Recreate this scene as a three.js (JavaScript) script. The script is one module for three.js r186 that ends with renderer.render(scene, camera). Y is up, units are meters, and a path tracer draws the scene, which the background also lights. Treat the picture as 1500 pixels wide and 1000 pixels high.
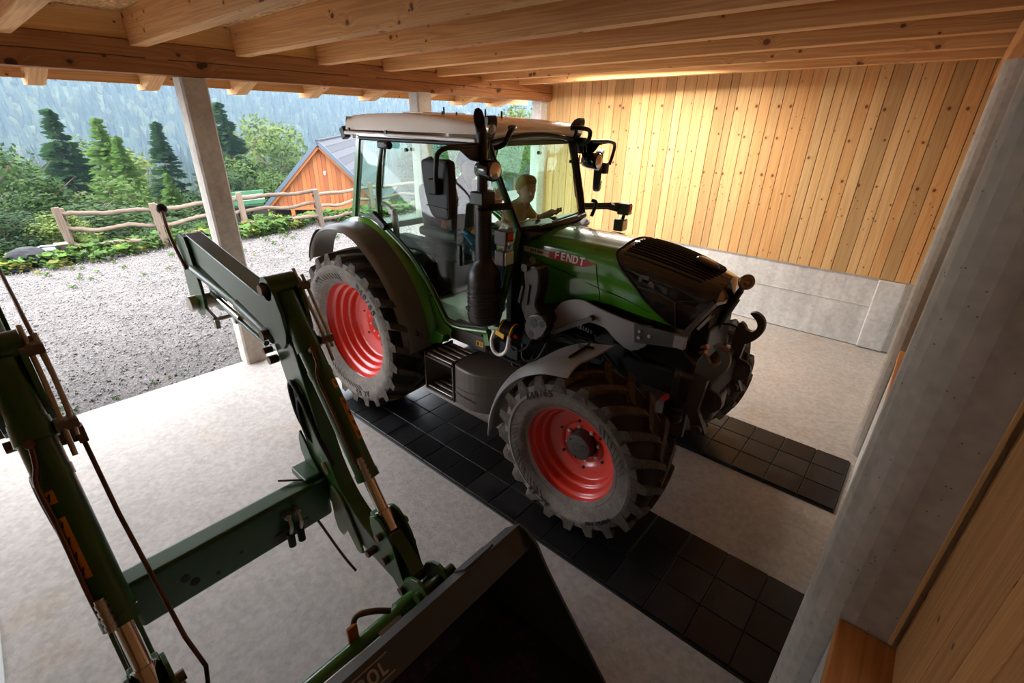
import * as THREE from 'three';
import { mergeGeometries, mergeVertices, toCreasedNormals } from 'three/addons/utils/BufferGeometryUtils.js';
import { RoundedBoxGeometry } from 'three/addons/geometries/RoundedBoxGeometry.js';
import { TextGeometry } from 'three/addons/geometries/TextGeometry.js';
import { FontLoader } from 'three/addons/loaders/FontLoader.js';
import { RectAreaLightUniformsLib } from 'three/addons/lights/RectAreaLightUniformsLib.js';
import { MarchingCubes } from 'three/addons/objects/MarchingCubes.js';

// ---------------------------------------------------------------- camera, sky, exposure
const scene = new THREE.Scene();
const camera = new THREE.PerspectiveCamera(71.24, 1.5, 0.05, 3000);
camera.rotation.order = 'YXZ';
camera.position.set(3.8551, 2.621, 1.9572);
camera.rotation.set(-0.437898, 0.702584, 0.024145);

const renderer = new THREE.WebGLRenderer({ antialias: true });
renderer.toneMapping = THREE.LinearToneMapping;
renderer.toneMappingExposure = 4.4;
renderer.shadowMap.enabled = true;

{ // even bright overcast sky, a little brighter towards the zenith
  const w = 64, h = 32, d = new Float32Array(w * h * 4);
  for (let j = 0; j < h; j++) for (let i = 0; i < w; i++) {
    const e = Math.max(0, (j + .5) / h * 2 - 1), k = 3.1 * (0.8 + 0.35 * e), o = (j * w + i) * 4;
    d[o] = k * 1.0; d[o + 1] = k * 1.0; d[o + 2] = k * 1.02; d[o + 3] = 1;
  }
  const t = new THREE.DataTexture(d, w, h, THREE.RGBAFormat, THREE.FloatType);
  t.mapping = THREE.EquirectangularReflectionMapping; t.magFilter = THREE.LinearFilter; t.needsUpdate = true;
  scene.background = t; scene.environment = t;
}
scene.fog = new THREE.FogExp2(0xa6c3e0, 0.0004);

// strip luminaire hung between two joists over the passage beside the board wall (its fitting is built further down)
const lampAt = [.55, 3.2, -4.06], lampSize = [1.9, .1];
{
  RectAreaLightUniformsLib.init();
  const l = new THREE.RectAreaLight(new THREE.Color(1, .93, .84), 62, lampSize[0], lampSize[1]);
  l.position.set(lampAt[0], lampAt[1] - .012, lampAt[2]); l.rotation.x = -Math.PI / 2; scene.add(l);
}

// ---------------------------------------------------------------- helpers
let seed = 7;
const rnd = () => { seed = (seed + 0x6d2b79f5) | 0; let t = Math.imul(seed ^ (seed >>> 15), 1 | seed); t = (t + Math.imul(t ^ (t >>> 7), 61 | t)) ^ t; return ((t ^ (t >>> 14)) >>> 0) / 4294967296; };
const rr = (a, b) => a + (b - a) * rnd();
const V = (x, y, z) => new THREE.Vector3(x, y, z);
const clamp = (x, a, b) => Math.min(b, Math.max(a, x));
const font = await new FontLoader().loadAsync('fonts/droid/droid_sans_bold.typeface.json');

function hash2(x, y, s) { let h = Math.imul(x | 0, 374761393) ^ Math.imul(y | 0, 668265263) ^ Math.imul(s | 0, 1274126177); h = Math.imul(h ^ (h >>> 13), 1274126177); return ((h ^ (h >>> 16)) >>> 0) / 4294967296; }
function vnoise(x, y, s, px, py) { // value noise, periodic in px, py cells
  const x0 = Math.floor(x), y0 = Math.floor(y), fx = x - x0, fy = y - y0, u = fx * fx * (3 - 2 * fx), v = fy * fy * (3 - 2 * fy);
  const m = (a, p) => ((a % p) + p) % p, X0 = m(x0, px), X1 = m(x0 + 1, px), Y0 = m(y0, py), Y1 = m(y0 + 1, py);
  const a = hash2(X0, Y0, s), b = hash2(X1, Y0, s), c = hash2(X0, Y1, s), d = hash2(X1, Y1, s);
  return (a + (b - a) * u) * (1 - v) + (c + (d - c) * u) * v;
}
function fbm(u, v, f, s, oct = 4, fy = f) { let a = 0, w = .5, n = 0; for (let o = 0; o < oct; o++) { a += w * vnoise(u * f, v * fy, s + o * 17, f, fy); n += w; w *= .55; f *= 2; fy *= 2; } return a / n; }
function tex(w, h, fn, srgb = true) {
  const d = new Uint8Array(w * h * 4);
  for (let j = 0; j < h; j++) for (let i = 0; i < w; i++) { const c = fn(i / w, j / h, i, j), o = (j * w + i) * 4; d[o] = clamp(c[0], 0, 255); d[o + 1] = clamp(c[1], 0, 255); d[o + 2] = clamp(c[2], 0, 255); d[o + 3] = 255; }
  const t = new THREE.DataTexture(d, w, h, THREE.RGBAFormat); t.wrapS = t.wrapT = THREE.RepeatWrapping; t.magFilter = THREE.LinearFilter; t.minFilter = THREE.LinearMipmapLinearFilter; t.generateMipmaps = true;
  if (srgb) t.colorSpace = THREE.SRGBColorSpace; t.needsUpdate = true; return t;
}
const lerp = (a, b, t) => a + (b - a) * t, mix3 = (a, b, t) => [lerp(a[0], b[0], t), lerp(a[1], b[1], t), lerp(a[2], b[2], t)];
function M(color, o = {}) { const { uv, size, ...p } = o; const m = new THREE.MeshPhysicalMaterial({ color, roughness: .6, metalness: 0, ...p }); m.userData.uv = uv ?? 'y'; m.userData.size = size ?? 1; return m; }

// geometry makers (all in the thing's coordinates)
function fin(g, o = {}) { if (o.rx) g.rotateX(o.rx); if (o.ry) g.rotateY(o.ry); if (o.rz) g.rotateZ(o.rz); return g; }
const bx = (w, h, d, x, y, z, o) => fin(new THREE.BoxGeometry(w, h, d), o).translate(x, y, z);
const rb = (w, h, d, r, x, y, z, o = {}) => fin(new RoundedBoxGeometry(w, h, d, o.s ?? 2, Math.min(r, w / 2.01, h / 2.01, d / 2.01)), o).translate(x, y, z);
const bb = (x0, x1, y0, y1, z0, z1, r) => r ? rb(x1 - x0, y1 - y0, z1 - z0, r, (x0 + x1) / 2, (y0 + y1) / 2, (z0 + z1) / 2) : bx(x1 - x0, y1 - y0, z1 - z0, (x0 + x1) / 2, (y0 + y1) / 2, (z0 + z1) / 2);
function orient(g, a, b) { const d = b.clone().sub(a), L = d.length(); g.applyQuaternion(new THREE.Quaternion().setFromUnitVectors(V(0, 1, 0), d.divideScalar(L))); return g.translate((a.x + b.x) / 2, (a.y + b.y) / 2, (a.z + b.z) / 2); }
const A3 = (p) => Array.isArray(p) ? V(...p) : p;
function cyl(a, b, r0, r1 = r0, n = 16, open = false) { a = A3(a); b = A3(b); return orient(new THREE.CylinderGeometry(r1, r0, a.distanceTo(b), n, 1, open), a, b); }
function bar(a, b, w, h, roll = 0) { a = A3(a); b = A3(b); const g = new THREE.BoxGeometry(w, a.distanceTo(b), h); if (roll) g.rotateY(roll); return orient(g, a, b); } // box along a line
function tube(pts, r, n = 8, seg, tension = .5) { const c = new THREE.CatmullRomCurve3(pts.map(A3), false, 'centripetal', tension); return new THREE.TubeGeometry(c, seg ?? Math.max(8, pts.length * 5), r, n, false); }
function pipe(pts, r, n = 8) { return pts.slice(1).flatMap((p, i) => [cyl(pts[i], p, r, r, n), ...(i ? [new THREE.SphereGeometry(r, n, 6).translate(...pts[i])] : [])]); }
function shp(pts, holes = []) { const s = new THREE.Shape(pts.map((p) => new THREE.Vector2(p[0], p[1]))); for (const h of holes) s.holes.push(new THREE.Path(h.map((p) => new THREE.Vector2(p[0], p[1])))); return s; }
function smooth(pts, n = 4, closed = true) { const c = new THREE.CatmullRomCurve3(pts.map((p) => V(p[0], p[1], 0)), closed, 'centripetal'); return c.getPoints(pts.length * n).slice(0, closed ? -1 : undefined).map((p) => [p.x, p.y]); }
function ext(pts, z0, z1, o = {}) { // x,y outline pushed out along z
  const b = o.bevel ?? 0, g = new THREE.ExtrudeGeometry(shp(pts, o.holes), { depth: z1 - z0 - 2 * b, bevelEnabled: b > 0, bevelSize: b, bevelThickness: b, bevelSegments: o.bs ?? 2, bevelOffset: -b, curveSegments: 6 });
  return g.translate(0, 0, z0 + b);
}
const circle = (cx, cy, r, n = 20, a0 = 0, a1 = Math.PI * 2) => Array.from({ length: n }, (_, i) => { const a = a0 + (a1 - a0) * i / (a1 - a0 > 6.2 ? n : n - 1); return [cx + r * Math.cos(a), cy + r * Math.sin(a)]; });
function lathe(prof, n = 48) { return new THREE.LatheGeometry(prof.map((p) => new THREE.Vector2(p[0], p[1])), n); } // [r, h] about y
function latheZ(prof, x, y, z, n = 48) { return lathe(prof, n).rotateX(Math.PI / 2).translate(x, y, z); } // h becomes +z
function grid(nu, nv, f) { // surface from a function, u, v in 0..1
  const p = [], uv = [], ix = []; for (let j = 0; j <= nv; j++) for (let i = 0; i <= nu; i++) { const q = f(i / nu, j / nv); p.push(q[0], q[1], q[2]); uv.push(i / nu, j / nv); }
  for (let j = 0; j < nv; j++) for (let i = 0; i < nu; i++) { const a = j * (nu + 1) + i, b = a + 1, c = a + nu + 1, d = c + 1; ix.push(a, b, d, a, d, c); }
  const g = new THREE.BufferGeometry(); g.setAttribute('position', new THREE.Float32BufferAttribute(p, 3)); g.setAttribute('uv', new THREE.Float32BufferAttribute(uv, 2)); g.setIndex(ix); g.computeVertexNormals(); return g;
}
function solidGrid(nu, nv, f, t) { // a sheet with thickness t along its normals
  const a = grid(nu, nv, f), n = a.attributes.normal.array, b = a.clone(), pb = b.attributes.position.array; for (let i = 0; i < pb.length; i++) pb[i] -= n[i] * t;
  const ix = Array.from(b.index.array); for (let i = 0; i < ix.length; i += 3) [ix[i], ix[i + 1]] = [ix[i + 1], ix[i]]; b.setIndex(ix); b.computeVertexNormals();
  const pa = a.attributes.position.array, W = nu + 1, ring = []; for (let i = 0; i < nu; i++) ring.push(i); for (let j = 0; j < nv; j++) ring.push(j * W + nu); for (let i = nu; i > 0; i--) ring.push(nv * W + i); for (let j = nv; j > 0; j--) ring.push(j * W);
  const p = [], ii = []; ring.forEach((k, m) => { const k2 = ring[(m + 1) % ring.length], o = p.length / 3; for (const [arr, q] of [[pa, k], [pa, k2], [pb, k2], [pb, k]]) p.push(arr[q * 3], arr[q * 3 + 1], arr[q * 3 + 2]); ii.push(o, o + 2, o + 1, o, o + 3, o + 2); });
  const e = new THREE.BufferGeometry(); e.setAttribute('position', new THREE.Float32BufferAttribute(p, 3)); e.setAttribute('uv', new THREE.Float32BufferAttribute(new Float32Array(p.length / 3 * 2), 2)); e.setIndex(ii); e.computeVertexNormals();
  return merge([a, b, e]);
}
function polyMesh(pos, idx) { const g = new THREE.BufferGeometry(); g.setAttribute('position', new THREE.Float32BufferAttribute(pos.flat(), 3)); g.setAttribute('uv', new THREE.Float32BufferAttribute(new Float32Array(pos.length * 2), 2)); g.setIndex(idx.flat()); const h = g.toNonIndexed(); h.computeVertexNormals(); return h; }
function merge(geos) {
  const list = geos.flat(9).map((g) => { const n = g.index ? g.toNonIndexed() : g.clone(); for (const k of Object.keys(n.attributes)) if (!['position', 'normal', 'uv'].includes(k)) n.deleteAttribute(k); if (!n.attributes.normal) n.computeVertexNormals(); if (!n.attributes.uv) n.setAttribute('uv', new THREE.Float32BufferAttribute(new Float32Array(n.attributes.position.count * 2), 2)); n.morphAttributes = {}; return n; });
  return list.length === 1 ? list[0] : mergeGeometries(list);
}
function uvBox(g, along = 'y', size = 1, ou = 0, ov = 0) { // uv in metres: u runs along the grain axis
  const p = g.attributes.position, uv = g.attributes.uv, A = V(), B = V(), Cc = V(), ax = 'xyz'.indexOf(along);
  for (let i = 0; i < p.count; i += 3) {
    A.fromBufferAttribute(p, i); B.fromBufferAttribute(p, i + 1); Cc.fromBufferAttribute(p, i + 2);
    const n = B.clone().sub(A).cross(Cc.clone().sub(A)), m = [Math.abs(n.x), Math.abs(n.y), Math.abs(n.z)]; let k = m[0] >= m[1] && m[0] >= m[2] ? 0 : m[1] >= m[2] ? 1 : 2;
    const r = [0, 1, 2].filter((q) => q !== k), ui = r.includes(ax) ? ax : r[0], vi = r.find((q) => q !== ui);
    for (const [q, P] of [[0, A], [1, B], [2, Cc]]) { const c = [P.x, P.y, P.z]; uv.setXY(i + q, c[ui] / size + ou + k * .37, c[vi] / size + ov + k * .21); }
  }
  return g;
}
function mirrorFix(g) { const n = g.index ? g.toNonIndexed() : g; for (const k of Object.keys(n.attributes)) { const a = n.attributes[k], w = a.itemSize, r = a.array; for (let i = 0; i < a.count; i += 3) for (let q = 0; q < w; q++) { const p = (i + 1) * w + q, o = (i + 2) * w + q, t = r[p]; r[p] = r[o]; r[o] = t; } } return n; }
const taken = {}, bases = new WeakMap();
const numbered = (n) => { const k = taken[n] = (taken[n] ?? -1) + 1; return k ? n + '_' + String(k).padStart(3, '0') : n; };
function info(o, label, category, group, kind) { if (label) o.userData.label = label; if (category) o.userData.category = category; if (group) o.userData.group = group; if (kind) o.userData.kind = kind; return o; }
function thing(name, label, category, base = [0, 0, 0], group, kind) { const o = new THREE.Group(); o.name = numbered(name); o.position.set(...base); bases.set(o, V(...base)); scene.add(o); return info(o, label, category, group, kind); }
function sub(name, parent, label) { const o = new THREE.Group(); o.name = name; parent.add(o); bases.set(o, bases.get(parent)); if (label) o.userData.label = label; return o; }
function part(name, geos, m, parent, o = {}) { // one mesh; geometry is given in world coordinates, or in the coordinates of the thing's builder
  const g = merge([geos]), b = bases.get(parent); if (b) g.translate(-b.x, -b.y, -b.z);
  if (!o.ownuv && (m.map || m.bumpMap || m.roughnessMap || m.normalMap)) uvBox(g, o.along ?? m.userData.uv, m.userData.size, o.ou ?? 0, o.ov ?? 0);
  const k = new THREE.Mesh(g, m); k.name = name; k.castShadow = k.receiveShadow = true; if (o.label) k.userData.label = o.label; if (o.kind) k.userData.kind = o.kind; parent.add(k); if (b) bases.set(k, b); return k;
}
function many(name, geos, m, parent, o) { return geos.flat(9).map((g) => part(name, [g], m, parent, o)); } // one mesh for each piece
function solo(name, geos, m, base, label, category, group, kind, o = {}) { // a thing that is one mesh
  const g = merge([geos]); g.translate(-base[0], -base[1], -base[2]); if (!o.ownuv && (m.map || m.bumpMap)) uvBox(g, o.along ?? m.userData.uv, m.userData.size, o.ou ?? 0, o.ov ?? 0);
  const k = new THREE.Mesh(g, m); k.name = numbered(name); k.position.set(...base); k.castShadow = k.receiveShadow = true; scene.add(k); bases.set(k, V(...base)); return info(k, label, category, group, kind);
}
function placed(name, geo, m, parent, pos, rot) { const k = new THREE.Mesh(geo, m); k.name = name; k.position.set(...pos); if (rot) k.rotation.set(...rot); k.castShadow = k.receiveShadow = true; parent.add(k); return k; }
function canvasTex(w, h, draw) { const c = document.createElement('canvas'); c.width = w; c.height = h; draw(c.getContext('2d'), w, h); const t = new THREE.CanvasTexture(c); t.colorSpace = THREE.SRGBColorSpace; t.needsUpdate = true; return t; }
function text3(str, size, depth, o = {}) { const g = new TextGeometry(str, { font, size, depth, curveSegments: 3, bevelEnabled: false }); g.computeBoundingBox(); const b = g.boundingBox; if (o.center !== false) g.translate(-(b.min.x + b.max.x) / 2, -(b.min.y + b.max.y) / 2, 0); return g; }
// ---------------------------------------------------------------- surface materials
function woodTex(s, light, dark, knot, o = {}) {
  const W = 1024, H = 512, ks = []; // 4 m along u, 1 m across v
  const q = (a) => hash2(a, 3, s); const nk = o.knots ?? 70; for (let i = 0; i < nk; i++) ks.push([q(i * 3 + 1), q(i * 3 + 2), (.006 + .012 * q(i * 3 + 3) ** 2) * (o.ks ?? 1)]);
  return tex(W, H, (u, v) => {
    let kd = 9, warp = 0, kr = 1; for (const k of ks) { let du = Math.abs(u - k[0]); du = Math.min(du, 1 - du) * 4; let dv = Math.abs(v - k[1]); dv = Math.min(dv, 1 - dv); const e = Math.hypot(du * .8, dv) / k[2]; if (e < kd) { kd = e; kr = k[2]; } const g = Math.exp(-(du * du) / (k[2] * k[2] * 14) - dv * dv / (k[2] * k[2] * 9)); warp += g * k[2] * 3; }
    const ring = fbm(u + warp * .1, v + warp, 3, s + 5, 3, 24), fine = fbm(u, v, 12, s + 9, 3, 180), wide = fbm(u, v, 2, s + 31, 3, 4);
    const r = .5 + .5 * Math.sin((v * 46 + ring * 9 + warp * 60) * 2.2);
    let t = .28 * r + .38 * fine + .34 * wide; t = clamp((t - .2) * 1.35, 0, 1);
    let c = mix3(light, dark, t * (o.contrast ?? 1));
    if (o.cracks) for (const [cv, cs] of o.cracks) { const e = Math.abs(v - cv - .02 * (fbm(u, .3, 6, s + cs, 3) - .5)); if (e < .004 && fbm(u, .7, 5, s + cs * 3, 2) > .42) c = mix3(c, knot, .8); }
    if (kd < 3) c = mix3(c, dark, clamp((3 - kd) / 3, 0, 1) * .55);
    if (kd < 1.25) c = mix3(c, knot, clamp((1.25 - kd) / .35, 0, 1) * .85);
    return c;
  });
}
const W4 = { size: 1 };
function woodMat(t, tint = 0xffffff, o = {}) { const k = t.clone(); k.repeat.set(.25, 1); k.needsUpdate = true; return M(tint, { map: k, roughness: .72, ...o }); }
const tWall = woodTex(11, [238, 200, 142], [204, 154, 94], [104, 60, 32], { knots: 46, ks: .8, contrast: .9 });
const tBeam = woodTex(23, [226, 178, 120], [180, 126, 74], [92, 56, 32], { knots: 40, ks: 1.15 });
const tEave = woodTex(29, [216, 164, 106], [158, 104, 58], [64, 36, 20], { knots: 46, ks: 1.7, cracks: [[.12, 1], [.31, 2], [.52, 3], [.72, 4], [.9, 5]] });
const wallMats = [[.86, .85, .83], [.76, .74, .7], [.9, .86, .82], [.62, .6, .55], [.82, .72, .62]].map((c) => woodMat(tWall, new THREE.Color(...c), { uv: 'y' }));
const beamMat = woodMat(tBeam, 0xffffff, { uv: 'x' });
const beamDark = woodMat(tEave, new THREE.Color(.56, .46, .38), { uv: 'z' });
const tConc = tex(1024, 1024, (u, v, i, j) => { const a = fbm(u, v, 5, 41, 5), b = fbm(u, v, 60, 47, 2), c = fbm(u, v, 2, 53, 2, 30); let k = .74 + .16 * (a - .5) + .10 * (b - .5) + .08 * (c - .5); if (hash2(i >> 1, j >> 1, 5) > .9986) k -= .3; return [k * 243, k * 240, k * 234]; });
const concMat = (tint, o = {}) => { const t = tConc.clone(); t.repeat.set(.5, .5); t.needsUpdate = true; return M(tint, { map: t, roughness: .9, ...o }); };
const concGrey = concMat(new THREE.Color(1.32, 1.34, 1.36), { uv: 'y' }), concPillar = concMat(new THREE.Color(.98, .91, .84), { uv: 'y' });
const tFloor = tex(1024, 1024, (u, v, i, j) => { const a = fbm(u, v, 4, 71, 5), b = fbm(u, v, 90, 77, 3), c = fbm(u, v, 14, 81, 3); let k = .82 + .1 * (a - .5) + .16 * (b - .5) + .015 * (c - .5); const st = clamp((fbm(u, v, 6, 91, 4) - .63) * 5, 0, 1) * .5; let r = [k * 212, k * 204, k * 195]; r = mix3(r, [k * 200, k * 160, k * 120], st * .35); if (hash2(i, j, 8) > .9975) r = r.map((x) => x * .72); return r; });
tFloor.repeat.set(.4, .4);
const tFloorB = tex(512, 512, (u, v) => { const k = 255 * clamp(fbm(u, v, 128, 5, 2), 0, 1); return [k, k, k]; }, false); tFloorB.repeat.set(1.1, 1.1);
const floorMat = M(0xffffff, { map: tFloor, bumpMap: tFloorB, bumpScale: .0016, roughness: .93 });

// ---------------------------------------------------------------- floor and back wall
const wzB = -5.36, plH = .92, wx0 = -1.74, wxR = 3.93;
solo('floor', bb(-1.67, 4.6, -.35, 0, wzB - .3, 4.7), floorMat, [1, 0, 0], 'pale brushed concrete slab floor of the open tractor shed', 'floor', null, 'structure');
const wallBack = thing('wall_back', 'wall of upright pine boards on a concrete plinth behind the tractor', 'wall', [1.2, 0, wzB], null, 'structure');
part('plinth', [bb(-1.74, 4.5, .01, plH, wzB - .3, wzB)], concGrey, wallBack, { label: 'pale grey cast concrete plinth' });
part('plinth_rib', [bb(-1.0, 3.62, .545, .555, wzB - .01, wzB + .006), bb(3.62, 3.9, .01, plH - .01, wzB, wzB + .05, .02)], concGrey, wallBack);
{
  const variants = [.105, .12, .135, .15, .165].map((w) => [0, 1, 2].map((k) => uvBox(merge([rb(w - .006, 2.6, .024, .003, 0, 0, 0, { s: 1 })]), 'y', 1, k * .31 + w, k * .17 + w * 3)));
  let x = wx0 + .03; while (x < 4.4) {
    const i = Math.floor(rnd() * 5), w = .105 + i * .015, m = wallMats[Math.floor(rnd() * 1.15 * 5) % 5]; const g = variants[i][Math.floor(rnd() * 3)];
    const k = placed('plank', g, m, wallBack, [x + w / 2 - 1.2, plH + 1.3, .008 + (i % 2) * .004]); x += w;
  }
}
part('backing', [bb(-1.72, 4.5, plH, 3.5, wzB - .1, wzB - .012)], woodMat(tBeam, new THREE.Color(.25, .18, .12)), wallBack);

// ---------------------------------------------------------------- concrete pillars of the open side
function pillar(x0, x1, y1, z0, z1, label, m = concPillar) { const c = .018, sh = [[x0 + c, -z0], [x1 - c, -z0], [x1, -z0 - c], [x1, -z1 + c], [x1 - c, -z1], [x0 + c, -z1], [x0, -z1 + c], [x0, -z0 - c]]; const g = new THREE.ExtrudeGeometry(shp(sh), { depth: y1, bevelEnabled: false }).rotateX(-Math.PI / 2); return solo('pillar', [g], m, [(x0 + x1) / 2, 0, (z0 + z1) / 2], label, 'pillar', null, 'structure'); }
pillar(-1.737, -1.538, 2.89, .02, .244, 'square concrete pillar of the open side beside the loader arm');
pillar(-1.737, -1.538, 2.9, -2.665, -2.43, 'square concrete pillar of the open side behind the tractor cab');
pillar(-1.86, -1.66, 2.93, -5.5, -5.16, 'white concrete corner pillar where the board wall ends', concGrey);
pillar(-1.737, -1.538, 2.89, 2.75, 2.98, 'square concrete pillar of the open side past the loader');

// eave beam over the pillars
solo('beam', [bb(-1.745, -1.54, 2.895, 3.14, wzB + .05, 4.6, .006)], beamDark, [-1.64, 2.895, 0], 'dark knotty timber eave beam resting on the concrete pillars', 'beam', null, 'structure');

// joists run from the eave beam to the closed side
const joistZ = []; for (let k = -4; k <= 6; k++) joistZ.push(.49 - .83 * k);
const JY = 3.1, JH = .24;
function joistY(x) { return 3.095 + (x + 1.54) * .0185; }
joistZ.forEach((z, i) => {
  if (z < wzB + .1) return;
  const ang = Math.atan(.0185), L = 6.35, cx = 1.2; const g = rb(L, JH, .12, .004, 0, 0, 0, { s: 1 }); g.rotateZ(ang).translate(cx, joistY(cx) + JH / 2, z);
  solo('joist', [g], beamMat, [cx, joistY(cx), z], 'planed spruce ceiling joist running parallel to the board wall', 'joist', 'ceiling joists', 'structure', { ou: i * .61, ov: i * .23 });
});
// blocking boards between the joists above the beam
for (let i = 0; i < joistZ.length - 1; i++) { const a = joistZ[i] - .06, b = joistZ[i + 1] + .06; solo('trim', [bb(-1.6, -1.565, 3.145, 3.325, b, a)], woodMat(tWall, 0xffffff, { uv: 'z' }), [-1.58, 3.145, (a + b) / 2], 'spruce blocking board set on the eave beam between two joists', 'blocking', 'blocking boards on the beam', 'structure', { ou: i * .4, along: 'z' }); }
{
  const t = tex(512, 512, (u, v) => { const a = fbm(u, v, 20, 61, 3, 90), b = fbm(u + .1, v, 40, 67, 2, 60); const k = .86 + .42 * (a - .5) + .3 * (b - .5); return [k * 246, k * 196, k * 134]; }); t.repeat.set(.8, .8);
  const g = bx(7.4, .03, 10.6, 0, 0, 0, { rz: Math.atan(.0185) }).translate(.95, joistY(.95) + JH + .016, -.5);
  solo('ceiling', [g], M(0xffffff, { map: t, roughness: .85, uv: 'x' }), [.95, joistY(.95) + JH, .3], 'straw coloured strand board roof deck above the joists', 'ceiling', null, 'structure');
}
// rafter tails and eave plank outside the beam
solo('trim', [bb(-2.36, -2.3, 2.842, 2.99, -5.6, 4.8)], beamMat, [-2.33, 2.842, 0], 'pale eave plank running outside the timber beam', 'eave plank', null, 'structure', { along: 'z' });
solo('ceiling', [bb(-2.5, -1.75, 3.03, 3.06, -5.8, 4.8)], woodMat(tBeam, 0xffffff, { uv: 'z' }), [-2.3, 3.03, 0], 'pale boarded soffit of the eaves outside the beam', 'soffit', null, 'structure');
for (let k = -4; k <= 6; k++) { const z = .297 - .829 * k; if (z < -5.6) continue; solo('rafter_tail', [ext([[-1.8, 3.03], [-1.8, 2.93], [-2.2, 2.79], [-2.42, 2.79], [-2.42, 3.03]], z - .058, z + .058)], beamMat, [-2.2, 2.79, z], 'short pale rafter tail jutting out below the eave plank', 'rafter', 'rafter tails along the eaves', 'structure', { ou: k * .3 }); }

// ---------------------------------------------------------------- closed side: pillars, plinth, sill and boards
const shadedSideBoards = [[.7, .6, .5], [.62, .54, .44], [.76, .66, .54]].map((c) => woodMat(tBeam, new THREE.Color(...c), { uv: 'y' }));  // boards tinted darker to put the shade of this side into the colour
const wallR = thing('wall_right', 'shed side wall of a low concrete plinth, timber sill and pine boards between pillars', 'wall', [4.1, 0, -1], null, 'structure');
const PA0 = -2.80, PA1 = -2.565, PB0 = .10, PB1 = .335, xr = 3.925;
function facetPillar(z0, z1, label) { // board-marked pillar with a faceted inner corner
  const x = xr, sh = [[x, z0], [x, z1 - .12], [x + .012, z1 - .085], [x + .034, z1 - .055], [x + .065, z1 - .03], [x + .105, z1 - .012], [x + .15, z1 - .003], [x + .272, z1], [x + .272, z0]].map((p) => [p[0], -p[1]]);
  return solo('pillar', [new THREE.ExtrudeGeometry(shp(sh), { depth: 3.02, bevelEnabled: false }).rotateX(-Math.PI / 2)], concPillar, [x + .13, 0, (z0 + z1) / 2], label, 'pillar', null, 'structure');
}
facetPillar(PA0, PA1, 'board-marked concrete pillar of the closed side in front of the far mat');
facetPillar(PB0, PB1, 'board-marked concrete pillar of the closed side in front of the near mat');
part('plinth', [bb(4.035, 4.25, 0, .98, PB1 + .002, 3.5)], concGrey, wallR, { label: 'low concrete plinth' }); part('plinth', [bb(4.0, 4.25, 0, .98, PA1 + .002, PB0 - .002)], concGrey, wallR); part('plinth', [bb(4.0, 4.25, 0, .98, wzB, PA0)], concGrey, wallR);
{ const sm = woodMat(tBeam, new THREE.Color(.85, .66, .5), { uv: 'z' }); for (const [za, zb, x0] of [[PB1 + .003, 3.5, 4.03], [PA1 + .003, PB0 - .003, 3.99], [wzB + .03, PA0, 3.99]]) part('sill', [bb(x0, 4.26, .98, 1.05, za, zb, .004)], sm, wallR, { label: 'brown timber sill' }); }  // sill tint also carries the shade of this side
{
  const g = [0, 1, 2].map((k) => uvBox(merge([rb(.024, 2.2, .146, .003, 0, 0, 0, { s: 1 })]), 'y', 1, k * .4, k * .33)), h = [0, 1, 2].map((k) => uvBox(merge([rb(.024, 2.2, .146, .003, 0, 0, 0, { s: 1 })]), 'y', 1, k * .4 + .2, k * .33));
  for (let z = wzB + .1, i = 0; z < 3.5; z += .15, i++) { if (z > PB1 - .1) placed('plank', h[i % 3], shadedSideBoards[i % 3], wallR, [.105, 1.05 + 1.1, z + 1]); else placed('plank', g[i % 3], shadedSideBoards[(i * 2) % 3], wallR, [.16, 1.05 + 1.1, z + 1]); }
}
part('corner_batten', [bb(4.168, 4.178, 1.06, 3.0, PB1 + .002, PB1 + .014)], woodMat(tWall, new THREE.Color(.86, .85, .83), { uv: 'y' }), wallR);
part('backing', [bb(4.3, 4.36, 0, 3.5, wzB - .3, 4.7)], woodMat(tBeam, new THREE.Color(.25, .18, .12)), wallR);
solo('beam', [bb(xr + .01, 4.2, 3.02, 3.2, wzB, 4.6, .005)], woodMat(tBeam, new THREE.Color(.95, .8, .62), { uv: 'z' }), [4.05, 3.02, 0], 'timber plate lying on the concrete pillars of the closed side', 'beam', null, 'structure', { along: 'z' });

solo('wall_front', [bb(-1.74, 4.36, 0, 3.5, 4.6, 4.7)], woodMat(tWall, new THREE.Color(.4, .34, .28), { uv: 'y' }), [1.3, 0, 4.65], 'unseen dark board wall closing the shed behind the loader', 'wall', null, 'structure');  // unseen wall, set close and toned dark to lower the light inside
{ const l = thing('strip_lamp', 'long strip lamp fixed between two joists beside the board wall', 'lamp', lampAt); part('housing', [bb(lampAt[0] - 1, lampAt[0] + 1, lampAt[1], lampAt[1] + .08, lampAt[2] - .07, lampAt[2] + .07, .01), bb(lampAt[0] - .6, lampAt[0] - .57, lampAt[1] + .08, 3.36, lampAt[2] - .01, lampAt[2] + .01), bb(lampAt[0] + .6, lampAt[0] + .63, lampAt[1] + .08, 3.38, lampAt[2] - .01, lampAt[2] + .01)], M(0xd8d8d4), l); part('diffuser', [bb(lampAt[0] - .95, lampAt[0] + .95, lampAt[1] - .008, lampAt[1], lampAt[2] - .05, lampAt[2] + .05)], M(0xffffff, { emissive: 0xffe6c2, emissiveIntensity: 4 }), l); }

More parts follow.
